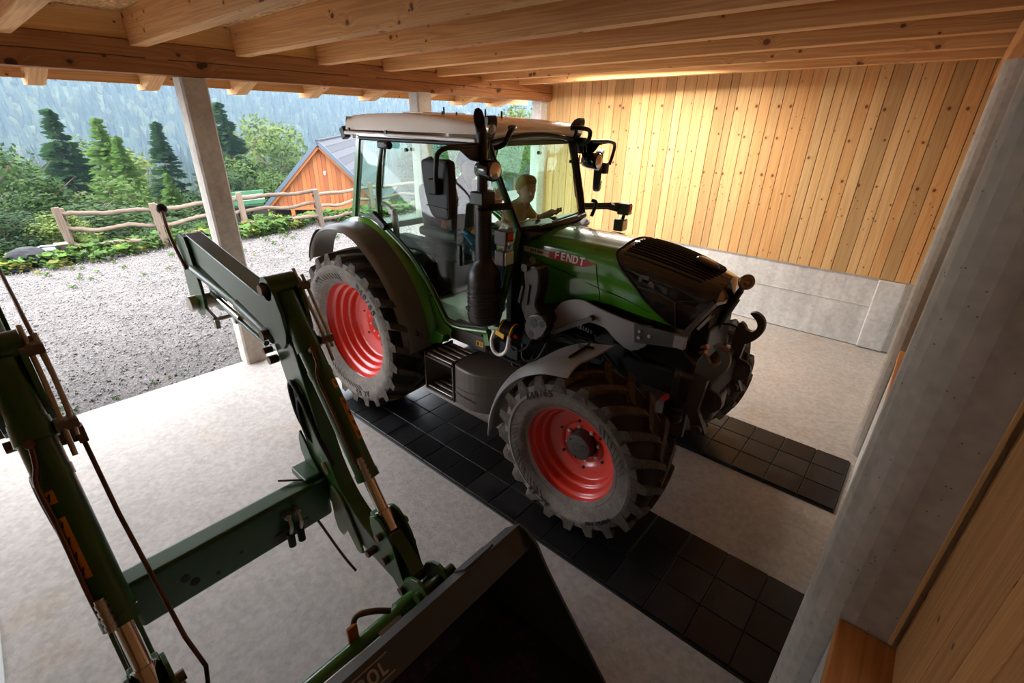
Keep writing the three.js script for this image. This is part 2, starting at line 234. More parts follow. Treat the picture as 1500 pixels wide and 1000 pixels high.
// ---------------------------------------------------------------- rubber tile mats under the wheels
{
  const tr = tex(512, 512, (u, v) => { const a = fbm(u, v, 5, 131, 4), b = fbm(u + a * .3, v, 3, 137, 4), c = hash2(Math.floor(u * 512), Math.floor(v * 512), 3); let k = 21 + 8 * (a - .5) + (c > .996 ? 26 : 0) + clamp((b - .56) * 6, 0, 1) * 15; return [k, k, k * 1.05]; }); tr.repeat.set(1.3, 1.3);
  const rub = M(0xffffff, { map: tr, roughness: .34, specularIntensity: .7, uv: 'x' });
  const rubE = M(0x0c0c0d, { roughness: .5 });
  const gs = [0, 1, 2, 3, 4].map((k) => uvBox(merge([rb(.244, .034, .2435, .005, 0, .017, 0)]), 'x', 1, k * .27, k * .41));
  function mat(name, label, z1, x0, n) {
    const t = thing(name, label, 'rubber mat', [x0 + n * .125, 0, z1 - .375], 'tile mats under the wheels');
    part('base_sheet', [bb(x0 - .008, x0 + n * .25 + .008, 0, .014, z1 - .758, z1 + .01, .004)], rubE, t);
    for (let i = 0; i < n; i++) for (let j = 0; j < 3; j++) placed('tile', gs[(i * 7 + j * 3) % 5], rub, t, [(i + .5 - n / 2) * .25, -.004 + .0005 * ((i + j) % 3), .25 - j * .2508], [0, ((i * 5 + j) % 4) * Math.PI / 2, 0]);
    return t;
  }
  mat('rubber_mat', 'long black rubber tile mat under the wheels on the step side of the tractor', 0, -.25, 17.0);
  mat('rubber_mat', 'long black rubber tile mat under the wheels on the board wall side', -1.685, -.042, 16);
}
// ---------------------------------------------------------------- tractor
const zc = -1.219;
const green = M(0x3d7d14, { roughness: .22, clearcoat: 1, clearcoatRoughness: .06 });
const greenIn = M(0x3c5a24, { roughness: .45 });
const black = M(0x17130f, { roughness: .42 }), blackGloss = M(0x120d0a, { roughness: .16, clearcoat: .6, clearcoatRoughness: .1 }), blackMat = M(0x1b1917, { roughness: .72 });
const plasticGrey = M(0x4a433c, { roughness: .5 }), fenderGrey = M(0x7f7a77, { roughness: .38 }), castGrey = M(0x4d4843, { roughness: .45, metalness: .3 }), plateGrey = M(0x85807e, { roughness: .4 });
const steel = M(0xb9b4ac, { roughness: .3, metalness: .9 }), chrome = M(0xd8d4cc, { roughness: .14, metalness: 1 }), boltM = M(0xcfc8bd, { roughness: .35, metalness: .6 });
const red = M(0xd23528, { roughness: .3, clearcoat: .5, clearcoatRoughness: .15 });
const white = M(0xe9e4da, { roughness: .35 }), orangeLens = M(0xd6621c, { roughness: .2, transmission: .2 }), yellow = M(0xe0a712, { roughness: .45 }), redPaint = M(0xb3171f, { roughness: .3 }), amber = M(0xc8431a, { roughness: .25 });
const lensM = M(0xf1e6d8, { roughness: .08, metalness: .55 }), mirrorGlass = M(0xe8eef0, { roughness: .03, metalness: 1 });
const glassM = M(0xd9efe4, { roughness: .02, transmission: 1, thickness: 0, ior: 1.45 });
const smoke = M(0x241d17, { roughness: .1, clearcoat: 1, clearcoatRoughness: .05 });
const tTyre = tex(512, 512, (u, v) => { const a = fbm(u, v, 6, 151, 5), b = fbm(u, v, 50, 157, 3); const k = .62 + .5 * (a - .5) + .35 * (b - .5); return mix3([62, 57, 53], [150, 137, 124], clamp(k - .12, 0, 1)); });
tTyre.repeat.set(2, 2);
const tyreM = M(0xffffff, { map: tTyre, roughness: .85, uv: 'x' });
const tLug = tex(256, 256, (u, v) => { const a = fbm(u, v, 6, 161, 5), b = fbm(u, v, 40, 167, 3); const k = .5 + .6 * (a - .5) + .5 * (b - .5); return mix3([48, 42, 36], [138, 118, 94], clamp(k * 1.1 - .3, 0, 1)); }); tLug.repeat.set(3, 3);
const treadBase = M(0x1d1916, { roughness: .9 });
const lugM = M(0xffffff, { map: tLug, roughness: .88, uv: 'x' });

const tractor = thing('tractor', 'green farm tractor with red rims and a white roofed cab parked on rubber mats', 'tractor', [1.3, .034, zc]);
bases.set(tractor, V(1.3, .034, 0));
const TP = (n, g, m, par = tractor, o) => part(n, g, m, par, o), TM = (n, g, m, par = tractor, o) => many(n, g, m, par, o);

function lugs(R, hw, n, h, w, cx, cy, cz) { // chevron bars, centre leading in the rolling direction
  const out = [];
  for (let i = 0; i < n * 2; i++) {
    const side = i % 2 ? 1 : -1, a0 = Math.PI * i / n, S = 7, pos = [], idx = [], sh = .42 * hw * 2 / R;
    for (let k = 0; k <= S; k++) {
      const t = k / S, z = side * lerp(-.03, hw * .985, Math.min(1, t * 1.16)), over = Math.max(0, t - .862) / .138, a = a0 - sh * (1 - Math.pow(t, .8)), rTop = R - .02 * t * t - over * .05, rBot = Math.min(R - h - .03 * t * t, rTop - .012) - over * .035, wa = w * (1 + .3 * t) / R / 2, fl = 1.3 + 1.3 * over, zz = z + side * over * .006;
      for (const [r, da] of [[rBot, -wa * fl], [rTop, -wa], [rTop, wa], [rBot, wa * fl]]) pos.push([cx + r * Math.cos(a + da), cy + r * Math.sin(a + da), cz + zz]);
    }
    for (let k = 0; k < S; k++) for (let q = 0; q < 3; q++) { const a = k * 4 + q, b = a + 1, c = a + 4, d = c + 1; side > 0 ? idx.push([a, b, d], [a, d, c]) : idx.push([a, d, b], [a, c, d]); }
    const e = S * 4; side > 0 ? idx.push([0, 2, 1], [0, 3, 2], [e, e + 1, e + 2], [e, e + 2, e + 3]) : idx.push([0, 1, 2], [0, 2, 3], [e, e + 2, e + 1], [e, e + 3, e + 2]);
    out.push(polyMesh(pos, idx));
  }
  return out;
}
function arcText(str, size, r, a0, cx, cy, z, dir = 1) { // letters standing on an arc of the side wall
  const out = []; let a = a0; for (const ch of str) { if (ch === ' ') { a -= .5 * size / r; continue; } const g = text3(ch, size, .004, { center: false }); g.computeBoundingBox(); const w = g.boundingBox.max.x; g.translate(-w / 2, -size / 2, 0); if (dir < 0) g.rotateZ(Math.PI); a -= (w / 2 + size * .1) / r; g.rotateZ(a - Math.PI / 2).translate(cx + r * Math.cos(a), cy + r * Math.sin(a), z); out.push(g); a -= (w / 2 + size * .1) / r; } return out;
}
function wheel(name, cx, cy, cz, R, hw, rr0, rear, side, label) {
  const w = sub(name, tractor, label), S = (z) => cz + side * z, flip = (p) => side > 0 ? p : p.map((q) => [q[0], -q[1]]);
  const core = R - (rear ? .045 : .04);
  const prof = [[rr0 - .005, -hw * .74], [rr0 + .03, -hw * .84], [rr0 + .12, -hw * 1.0], [core - .09, -hw * 1.01], [core - .03, -hw * .93], [core, -hw * .7], [core + .008, 0], [core, hw * .7], [core - .03, hw * .93], [core - .09, hw * 1.01], [rr0 + .12, hw * 1.0], [rr0 + .05, hw * .9], [rr0 + .03, hw * .84], [rr0 - .005, hw * .74]];
  const pf = smooth(prof, 3, false), half = pf.length >> 1, cut = pf.findIndex((q, i) => q[1] > -hw * .74 && i > 5 && q[0] > core - .06);
  part('tyre', [latheZ(pf.slice(0, cut + 1), cx, cy, cz, 72), latheZ(pf.slice(pf.length - 1 - cut), cx, cy, cz, 72)], tyreM, w, { label: 'dusty black rubber side wall' });
  part('tread_base', [latheZ(pf.slice(cut, pf.length - cut), cx, cy, cz, 72)], treadBase, w);
  part('tread', lugs(R, hw * .985, rear ? 22 : 20, rear ? .05 : .045, rear ? .05 : .045, cx, cy, cz), lugM, w, { label: 'deep chevron tread bars' });
  const d = rear ? [[rr0 + .028, .80], [rr0 + .032, .74], [rr0 + .006, .69], [rr0 - .012, .50], [rr0 - .04, .46], [rr0 - .05, .28], [rr0 - .078, .24], [rr0 - .088, .06], [rr0 - .118, .02], [rr0 - .128, -.16], [rr0 - .165, -.2], [.19, -.30], [.165, -.31], [.155, -.36], [.11, -.36]]
    : [[rr0 + .024, .84], [rr0 + .028, .79], [rr0 + .0, .73], [rr0 - .01, .58], [rr0 - .035, .54], [rr0 - .045, .30], [rr0 - .07, .26], [rr0 - .08, .06], [rr0 - .108, .02], [.165, -.06], [.15, -.14], [.105, -.14], [.102, -.5]];
  const prof2 = d.map(([r, z]) => [r, z * hw]); const back = [[.06, -.3 * hw], [rr0 - .06, -.3 * hw], [rr0 - .02, -.74 * hw], [rr0 + .02, -.8 * hw]];
  part('rim', [latheZ(flip(smooth([...prof2], 2, false)), cx, cy, cz, 64), latheZ(flip(back), cx, cy, cz, 48)], red, w, { label: 'stepped red steel rim' });
  const hz = rear ? -.37 * hw : -.15 * hw, nr = rear ? .132 : .127;
  if (rear) part('hub', [latheZ(flip([[.001, -.06], [.07, -.06], [.09, -.075], [.1, -.1], [.1, -.2]]), cx, cy, cz, 32)], castGrey, w);
  else part('hub', [latheZ(flip([[.001, .052], [.086, .05], [.094, .042], [.096, .02], [.096, -.06]]), cx, cy, cz, 36), latheZ(flip([[.03, .053], [.034, .056], [.038, .053]]), cx, cy, cz, 24), bx(.02, .012, .006, cx + .045, cy + .03, S(.053)), ...[0, 1, 2].map((k) => latheZ(flip([[.001, .058], [.008, .057], [.008, .045]]), cx + .075 * Math.cos(k * 2.1 + .4), cy + .075 * Math.sin(k * 2.1 + .4), cz, 8))], castGrey, w, { label: 'grey planetary hub cap' });
  const nut = []; const nn = rear ? 10 : 8; for (let k = 0; k < nn; k++) { const a = k / nn * 6.2832 + .3; nut.push(cyl([cx + nr * Math.cos(a), cy + nr * Math.sin(a), S(hz)], [cx + nr * Math.cos(a), cy + nr * Math.sin(a), S(hz + .026)], .013, .012, 6)); } many('wheel_nut', nut, boltM, w);
  const hole = []; for (let k = 0; k < 6; k++) { const a = k / 6 * 6.2832 + .7, r = rear ? .22 : .18, h = rear ? -.075 : -.005; hole.push(cyl([cx + r * Math.cos(a), cy + r * Math.sin(a), S(h - .02)], [cx + r * Math.cos(a), cy + r * Math.sin(a), S(h + .012)], .009, .009, 8)); } many('rim_stud', hole, blackMat, w);
  if (side > 0) {
    const z = cz + hw * 1.012 + .002; // side wall lettering and ribs
    const t = rear ? [arcText('540/65', .06, .585, 1.12, cx, cy, z - .003), arcText('AC 65', .055, .6, -1.1, cx, cy, z - .004, 1), arcText('R34', .035, .585, 2.4, cx, cy, z - .002)] : [arcText('AC 65', .045, .462, -1.75, cx, cy, z - .003, 1), arcText('440/65 R28', .026, .46, -.6, cx, cy, z - .002), arcText('440/65', .045, .462, 2.35, cx, cy, z - .003)];
    part('lettering', t, M(0x17130f, { roughness: .7 }), w, { label: 'raised size lettering on the side wall' });
    const ribs = []; for (const [b0, b1] of rear ? [[-2.3, -1.35], [1.5, 2.7], [2.9, 3.6]] : [[-3.0, -2.0], [.2, 1.0], [2.9, 3.8]]) for (let a = b0; a < b1; a += .09) { const r0 = rr0 + .055, r1 = rr0 + .1; ribs.push(bar([cx + r0 * Math.cos(a), cy + r0 * Math.sin(a), z - .005], [cx + r1 * Math.cos(a + .1), cy + r1 * Math.sin(a + .1), z - .003], .004, .006)); } part('side_ribs', ribs, M(0x3a332d, { roughness: .8 }), w, { kind: 'stuff' });
  }
  return w;
}
wheel('rear_wheel', .1, .785, .843, .752, .265, .466, true, 1, 'large rear wheel on the step side');
wheel('rear_wheel', .1, .785, -.843, .752, .265, .466, true, -1, 'large rear wheel on the board wall side');
wheel('front_wheel', 2.52, .623, .843, .59, .212, .342, false, 1, 'front wheel on the step side');
wheel('front_wheel', 2.52, .623, -.80, .59, .212, .342, false, -1, 'front wheel on the board wall side');

// chassis, axles, engine
TP('chassis', [rb(2.5, .42, .42, .04, 1.35, .78, 0), rb(.7, .5, .5, .05, .1, .8, 0), rb(.5, .34, .5, .03, 2.25, .98, 0), rb(.7, .2, .52, .03, 2.75, .98, 0), rb(.5, .16, .44, .03, 1.7, .56, 0)], blackMat);
TP('rear_axle', [cyl([.1, .775, -.62], [.1, .775, .62], .13, .13, 20), cyl([.1, .775, .5], [.1, .775, .72], .17, .15, 20), cyl([.1, .775, -.72], [.1, .775, -.5], .15, .17, 20)], blackMat);
TP('front_axle', [rb(.2, .18, 1.1, .05, 2.52, .615, 0), cyl([2.52, .53, .6], [2.52, .78, .6], .1, .085, 18), cyl([2.52, .53, -.6], [2.52, .78, -.6], .1, .085, 18), cyl([2.52, .615, .58], [2.52, .615, .82], .1, .1, 20), cyl([2.52, .615, -.82], [2.52, .615, -.58], .1, .1, 20), cyl([2.4, .66, -.55], [2.4, .66, .55], .03, .03, 10)], blackMat);
{
  const e = []; for (let k = 0; k < 9; k++) e.push(rb(rr(.06, .2), rr(.05, .16), rr(.04, .1), .012, rr(1.7, 2.5), rr(.95, 1.28), rr(.24, .34))); for (let k = 0; k < 8; k++) { const x = rr(1.65, 2.45), y = rr(.85, 1.2); e.push(tube([[x, y, .3], [x + rr(.05, .2), y + rr(-.08, .1), .34], [x + rr(.2, .4), y + rr(-.15, .15), .28]], rr(.008, .016), 6, 10)); }
  TP('engine', [rb(1.1, .5, .46, .03, 2.1, 1.15, 0), ...e], blackMat, tractor, { label: 'dark engine block with hoses' });
  const fin = []; for (let k = 0; k < 9; k++) fin.push(bx(.012, .03, .1, 2.13 + k * .022, 1.262 - k * .003, .37)); TM('vent_fin', fin, blackGloss);
}
// bonnet
const secW = (x) => x < 2.55 ? lerp(.335, .315, (x - 1.5) / 1.05) : lerp(.315, .235, Math.pow((x - 2.55) / .45, 1.7));
const topY = (x) => x < 2.3 ? lerp(1.862, 1.858, (x - 1.5) / .8) : 1.858 - .125 * Math.pow((x - 2.3) / .7, 1.7);
function section(x, v) { // v 0..1 from the near lower edge over the top to the far one
  const s = v < .5 ? 1 : -1, q = (v < .5 ? v : 1 - v) * 2, w = secW(x), ty = topY(x), ly = lowY(x);
  if (q < .5) { const t = q / .5, y = lerp(ly, ty - .13, t); return [y, s * (w - .035 * Math.pow(1 - t, 1.5) * (x < 2.3 ? .4 : 1) + (t > .55 ? -.012 * Math.min(1, (t - .55) / .08) : 0))]; }
  const a = (q - .5) / .5, th = a * Math.PI / 2; if (a < .5) { const b = a / .5 * Math.PI / 2; return [ty - .13 + .1 * Math.sin(b), s * (w - .012 - .1 * (1 - Math.cos(b)))]; }
  const t = (a - .5) / .5; return [ty - .03 + .03 * Math.sin(t * Math.PI / 2), s * (w - .112) * (1 - t)];
}
function lowY(x) { return x < 1.75 ? 1.3 : x < 2.2 ? lerp(1.3, 1.44, (x - 1.75) / .45) : x < 2.7 ? lerp(1.44, 1.4, (x - 2.2) / .5) : lerp(1.4, 1.36, (x - 2.7) / .3); }
function xb(v) { const q = (v < .5 ? v : 1 - v) * 2; if (q >= .62) return 2.315; if (q >= .5) return lerp(2.37, 2.315, (q - .5) / .12); return lerp(2.80, 2.37, Math.pow(q / .5, .8)); }
TP('bonnet', [solidGrid(30, 56, (u, v) => { const x = lerp(1.5, xb(v) - .008, u), p = section(x, v); return [x, p[0], p[1]]; }, .01)], green, tractor, { label: 'glossy green bonnet' });
const xn = (v) => { const q = (v < .5 ? v : 1 - v) * 2; return 2.99 + .03 * Math.sin(q * Math.PI / 2) - (q < .5 ? .09 * (1 - q / .5) : 0); };
const nose = TP('bonnet_nose', [grid(24, 56, (u, v) => { const x = lerp(xb(v) + .006, xn(v), u), p = section(x, v); return [x, p[0], p[1]]; }), grid(6, 56, (u, v) => { const x = xn(v), p = section(x, v); return [x + .035 * Math.sin(u * Math.PI / 2), lerp(p[0], 1.56, u * .9), p[1] * (1 - u)]; })], smoke, tractor, { label: 'smoked dark brown front grille cover' });
{
  const topAt = (x, z) => { const w = secW(x), ty = topY(x), q = Math.abs(z), e = w - .112; if (q <= e) return ty - .03 + .03 * Math.sin((1 - q / e) * Math.PI / 2); const c = clamp(1 - (w - .012 - q) / .1, -1, 1); return ty - .13 + .1 * Math.sin(Math.acos(c)); };
  const s = []; for (let k = 0; k < 15; k++) { const f = 1 - k / 7, x0 = 2.365, x1 = 2.955 - .06 * f * f; const pts = []; for (let i = 0; i <= 10; i++) { const x = lerp(x0, x1, i / 10), z = f * (secW(x) - .055); pts.push([x, topAt(x, z) + .003, z]); } s.push(tube(pts, .0075, 5, 14)); }
  TM('grille_slat', s, blackGloss, nose, { label: 'long dark slats' });
  TP('emblem', [lathe([[.001, .018], [.05, .016], [.056, .008], [.058, 0]], 28).scale(1.4, 1, .9).rotateZ(-.28).translate(2.86, 1.802, .06)], blackGloss, nose);
  const edge = (e, m) => { const pts = []; for (let i = 0; i <= 40; i++) { const v = i / 40, x = xb(v) + e, p = section(x, v); pts.push([x, p[0] + .002, p[1] * 1.006]); } return tube(pts, m, 6, 80); };
  TP('seal', [edge(.0, .009)], black, nose);
  const crease = []; for (const [x0, y0, x1, y1] of [[2.42, 1.7, 2.78, 1.56], [2.78, 1.56, 2.8, 1.4], [2.78, 1.58, 2.97, 1.6]]) crease.push(bar([x0, y0, secW(x0) - .004], [x1, y1, secW(x1) - .012], .008, .008)); TM('crease', crease, black, nose);
  // twin work lamps glimpsed behind the cover
  TM('inner_lamp', [bx(.05, .025, .006, 2.56, 1.69, secW(2.56) - .008), bx(.022, .035, .006, 2.53, 1.675, secW(2.53) - .006)], castGrey, nose);
}
// bonnet trim: seams, badge, sticker
{
  const zs = (x, y) => section(x, 0)[1];
  const near = (x, y, e = .002) => { let best = 0, bd = 9; for (let v = 0; v <= .5; v += .004) { const p = section(x, v), d = Math.abs(p[0] - y); if (d < bd) { bd = d; best = p[1]; } } return best + e; };
  const ribbon = (pts) => { const pos = [], ix = []; pts.forEach(([x, y0, y1], i) => { pos.push([x, y0, near(x, y0, .003)], [x, y1, near(x, y1, .003)]); if (i) { const a = i * 2 - 2; ix.push([a, a + 2, a + 3], [a, a + 3, a + 1]); } }); return polyMesh(pos, ix); };
  const b = TP('badge', [ribbon([[1.54, 1.685, 1.73], [1.72, 1.682, 1.727], [1.78, 1.678, 1.724]])], M(0xd8d0bd, { roughness: .3 }), tractor, { label: 'pale model stripe' });
  TP('badge_red', [ribbon([[1.775, 1.676, 1.70], [1.80, 1.672, 1.726], [1.9, 1.668, 1.73], [2.02, 1.664, 1.728], [2.08, 1.662, 1.722], [2.175, 1.70, 1.706]])], redPaint, b);
  const put = (str, size, x, y, sh) => { const g = text3(str, size, .003); g.applyMatrix4(new THREE.Matrix4().makeShear(0, 0, sh, 0, 0, 0)); return g.translate(x, y, near(x, y, .004)); };
  TM('maker_letter', ['F', 'E', 'N', 'D', 'T'].map((c, i) => put(c, .06, 1.855 + i * .054, 1.712 - i * .002, .1).scale(1, 1, 1)), M(0xe9dfc4, { roughness: .25 }), b, { label: 'cream capital letters FENDT' });
  TP('model_lettering', [put('211', .026, 1.63, 1.706, .1), put('Vario', .016, 1.70, 1.705, .1)], M(0x1a1714, { roughness: .4 }), b, { label: 'small dark letters 211 Vario' });
  const st = TP('round_sticker', [cyl([1.625, 1.625, near(1.625, 1.625, 0)], [1.625, 1.625, near(1.625, 1.625, .003)], .03, .03, 24)], M(0xd96a3a, { roughness: .4 }), b); TP('sticker_centre', [cyl([1.625, 1.625, near(1.625, 1.625, .002)], [1.625, 1.625, near(1.625, 1.625, .005)], .02, .02, 18)], M(0x4aa39a, { roughness: .4 }), b);
  TP('bonnet_lock', [cyl([1.615, 1.52, near(1.615, 1.52, 0)], [1.615, 1.52, near(1.615, 1.52, .01)], .014, .014, 14)], black);
  const seam = []; for (const path of [[[1.52, 1.655], [1.8, 1.615], [2.0, 1.585], [2.2, 1.545], [2.45, 1.5], [2.62, 1.455]], [[2.165, 1.8], [2.185, 1.7], [2.22, 1.56], [2.24, 1.49], [2.24, 1.44]]]) seam.push(tube(path.map(([x, y]) => [x, y, near(x, y, -.0005)]), .0035, 5, 24)); TM('panel_seam', seam, M(0x0b1506, { roughness: .8 }));
}
// side console plate and front support
TP('side_plate', [ext(smooth([[1.88, 1.24], [1.96, 1.375], [2.065, 1.432], [2.162, 1.45], [2.218, 1.44], [2.354, 1.417], [2.484, 1.40], [2.625, 1.395], [2.7, 1.40], [2.7, 1.3], [2.576, 1.19], [2.443, 1.235], [2.357, 1.294], [2.234, 1.301], [2.136, 1.285], [2.04, 1.224], [1.97, 1.143], [1.9, 1.11], [1.86, 1.15]], 3), .375, .395, { bevel: .004 })], plateGrey, tractor, { label: 'grey support plate along the bonnet' });
TP('side_plate', [ext(smooth([[1.88, 1.24], [1.96, 1.375], [2.065, 1.432], [2.162, 1.45], [2.354, 1.417], [2.625, 1.395], [2.7, 1.40], [2.7, 1.3], [2.576, 1.19], [2.443, 1.235], [2.234, 1.301], [2.04, 1.224], [1.9, 1.11], [1.86, 1.15]], 3), -.395, -.375, { bevel: .004 })], plateGrey);
TP('link_bar', [bar([1.93, 1.14, .42], [2.26, 1.35, .42], .035, .02), cyl([2.25, 1.345, .40], [2.25, 1.345, .44], .022, .022, 14)], castGrey);
for (const s of [1, -1]) {
  TP('front_bracket', [ext([[2.58, 1.4], [2.9, 1.42], [2.94, 1.4], [2.93, 1.33], [2.6, 1.27]], s > 0 ? .40 : -.42, s > 0 ? .42 : -.40, { bevel: .003 }), bar([2.9, 1.4, s * .385], [3.02, 1.62, s * .27], .02, .09)], castGrey);
  TM('bracket_bolt', [[2.63, 1.365], [2.63, 1.32], [2.70, 1.35]].map(([x, y]) => cyl([x, y, s * .41], [x, y, s * .435], .013, .011, 8)), boltM);
  TP('bracket_shoe', [rb(.075, .085, .04, .006, 2.905, 1.376, s * .425)], plateGrey);
}
TP('front_panel', [ext([[2.62, 1.28], [2.88, 1.3], [2.99, 1.2], [2.95, 1.14], [2.64, 1.14]], -.33, .33, { bevel: .01 }), rb(.12, .24, .44, .02, 2.95, 1.3, 0)], black);
TM('head_lamp', [bx(.12, .018, .07, 0, 0, 0, { rz: 1.05 }).translate(2.965, 1.46, .2), bx(.12, .018, .07, 0, 0, 0, { rz: 1.05 }).translate(2.965, 1.46, -.2)], M(0xcabfae, { roughness: .3, metalness: .6 }));
TM('radiator_fin', Array.from({ length: 12 }, (_, i) => bar([2.985, 1.35, .2 - i * .036], [3.0, 1.56, .2 - i * .036], .006, .01)), castGrey);
// front linkage
TP('linkage_frame', [rb(.16, .3, .7, .03, 2.98, .98, 0), bb(2.86, 3.0, .62, 1.2, .27, .31, .01), bb(2.86, 3.0, .62, 1.2, -.31, -.27, .01), cyl([3.02, .95, -.42], [3.02, .95, .42], .035, .035, 14), rb(.12, .16, .3, .03, 3.06, .8, 0)], castGrey, tractor, { label: 'dark front linkage frame' });
for (const s of [1, -1]) {
  const hook = smooth([[3.04, 1.18], [3.03, 1.28], [3.055, 1.33], [3.09, 1.31], [3.105, 1.285], [3.135, 1.28], [3.16, 1.3], [3.165, 1.335], [3.15, 1.365], [3.115, 1.395], [3.10, 1.41], [3.13, 1.425], [3.175, 1.41], [3.205, 1.375], [3.215, 1.32], [3.2, 1.265], [3.16, 1.21], [3.11, 1.17]], 3);
  const hz = s > 0 ? .4 : -.33; TP('lower_link', [ext(hook, hz - .024, hz + .024, { bevel: .006 }), bar([3.075, 1.2, hz], [3.05, .93, hz], .085, .05), bar([3.05, .95, hz], [3.14, .78, hz], .075, .04), cyl([3.12, .82, hz - .05], [3.12, .82, hz + .05], .03, .03, 14)], plasticGrey, tractor, { label: 'lower link arm with an open catch hook' });
  TP('lift_cylinder', [cyl([2.94, .72, s * .24], [3.03, 1.02, s * .3], .035, .035, 14), cyl([3.0, .92, s * .28], [3.06, 1.1, s * .33], .02, .02, 12), ...[0, 1, 2, 3, 4, 5].map((k) => new THREE.TorusGeometry(.055 + .002 * (k % 2), .012, 6, 18).rotateX(Math.PI / 2).translate(2.93, .8 + k * .02, s * .38))], black);
  TP('link_plate', [ext(smooth([[2.98, .98], [3.12, 1.06], [3.19, 1.03], [3.2, .95], [3.12, .88], [3.0, .86]], 2), s * .3 - .012, s * .3 + .012, { bevel: .003 }), ...[[3.07, 1.0], [3.14, 1.0]].flatMap(([x, y]) => [cyl([x, y, s * .3 - .03], [x, y, s * .3 + .03], .02, .02, 12)])], castGrey);
}
{
  const a = [2.9, 1.12, .02], b = [3.085, 1.66, .02];
  TP('top_link', [cyl(a, b, .021, .021, 14), cyl([2.95, 1.26, .02], [3.065, 1.6, .02], .03, .03, 16), bar([2.93, 1.22, -.03], [3.02, 1.58, -.03], .05, .016), tube([[2.99, 1.4, .02], [3.1, 1.43, .05], [3.14, 1.41, .05]], .006, 6, 8)], black, tractor, { label: 'upright top link strut' });
  TP('link_eye', [new THREE.TorusGeometry(.034, .018, 10, 24).rotateY(.6).translate(3.107, 1.719, .02), new THREE.SphereGeometry(.024, 14, 10).translate(3.107, 1.719, .02), cyl([3.085, 1.66, .02], [3.095, 1.69, .02], .017, .02, 12)], M(0x8d7659, { roughness: .35, metalness: .7 }), tractor, { label: 'brass coloured ball eye' });
  TM('hose', [[.06, .0], [.09, .03], [-.02, .05], [.12, .02]].map(([z, k]) => tube([[2.96, 1.5, z], [2.98, 1.42, z + .03], [2.93 + k, 1.3, z + .05], [2.97, 1.18, z + .02]], .009, 6, 14)), M(0x8d8450, { roughness: .4 }));
  TM('coupler', [cyl([2.96, 1.28, .2], [3.02, 1.31, .22], .016, .016, 12), cyl([2.955, 1.24, .2], [3.015, 1.265, .22], .016, .016, 12), cyl([2.94, 1.5, .1], [2.97, 1.54, .1], .018, .018, 12)], M(0xc9988c, { roughness: .35, metalness: .5 }));
}
// fenders
const fRear = smooth([[-.63, 1.33], [-.57, 1.47], [-.44, 1.61], [-.22, 1.705], [.02, 1.725], [.24, 1.665], [.42, 1.555], [.58, 1.415], [.71, 1.24], [.79, 1.06], [.83, .9], [.845, .78]], 3, false);
const along = (line, t) => { const k = clamp(t * (line.length - 1), 0, line.length - 1.0001), i = Math.floor(k), f = k - i; return [lerp(line[i][0], line[i + 1][0], f), lerp(line[i][1], line[i + 1][1], f)]; };
for (const s of [1, -1]) {
  TP('rear_fender', [solidGrid(50, 10, (u, v) => { const p = along(fRear, s > 0 ? u : 1 - u), r = Math.pow(Math.max(0, v - .78) / .22, 2) * .035, n = Math.hypot(p[0] - .1, p[1] - .775), k = 1 - r / n; return [.1 + (p[0] - .1) * k, .775 + (p[1] - .775) * k, s * lerp(.735, .995, v)]; }, .012)], M(0x6b6056, { roughness: .36 }), tractor, { label: 'dark plastic rear fender' });
  TP('fender_flap', [solidGrid(14, 6, (u, v) => { const p = along(fRear, (s > 0 ? u : 1 - u) * .2), k = 1.012; return [.1 + (p[0] - .1) * k, .775 + (p[1] - .775) * k, s * lerp(.75, .99, v)]; }, .004)], M(0x4c4a49, { roughness: .7 })); TM('flap_groove', [.03, .06, .09, .12].map((t) => { const p = along(fRear, t); return bar([.1 + (p[0] - .1) * 1.014, .775 + (p[1] - .775) * 1.014, s * .76], [.1 + (p[0] - .1) * 1.014, .775 + (p[1] - .775) * 1.014, s * .975], .008, .006); }), black);
  const ribs = []; for (let k = 0; k < 7; k++) { const z = s * (.77 + k * .033); ribs.push(bar([.852, .8, z], [.838, .9, z], .006, .006)); } TM('fender_rib', ribs, plasticGrey);
  TM('fender_bolt', [.22, .38, .52, .68, .82].map((t) => { const p = along(fRear, t), d = Math.hypot(p[0] - .1, p[1] - .775), nx = (p[0] - .1) / d, ny = (p[1] - .775) / d; return cyl([p[0], p[1], s * .765], [p[0] + nx * .012, p[1] + ny * .012, s * .765], .009, .008, 8); }), black);
  TP('inner_fender', [solidGrid(50, 8, (u, v) => { const p = along(fRear, s > 0 ? .12 + .86 * u : .98 - .86 * u), k = 1 + .025 * Math.sin(v * Math.PI) + .03 * (1 - v); return [.1 + (p[0] - .1) * k + .02 * (1 - v), .775 + (p[1] - .775) * k, s * lerp(.665, .745, v)]; }, .012), ext([[.845, .78], [1.0, .85], [1.06, .97], [.98, 1.02], [.92, 1.08], [.83, 1.22], [.76, 1.2], [.83, .95]], s > 0 ? .66 : -.68, s > 0 ? .68 : -.66, { bevel: .004 }), ext([[.82, .8], [1.0, .86], [1.02, .93], [.9, .95]], s > 0 ? .6 : -.74, s > 0 ? .74 : -.6, { bevel: .004 })], green, tractor, { label: 'green cab side panel over the wheel' });
}
const fFront = smooth([[1.80, .46], [1.825, .66], [1.91, .88], [2.07, 1.08], [2.28, 1.21], [2.5, 1.262]], 4, false);
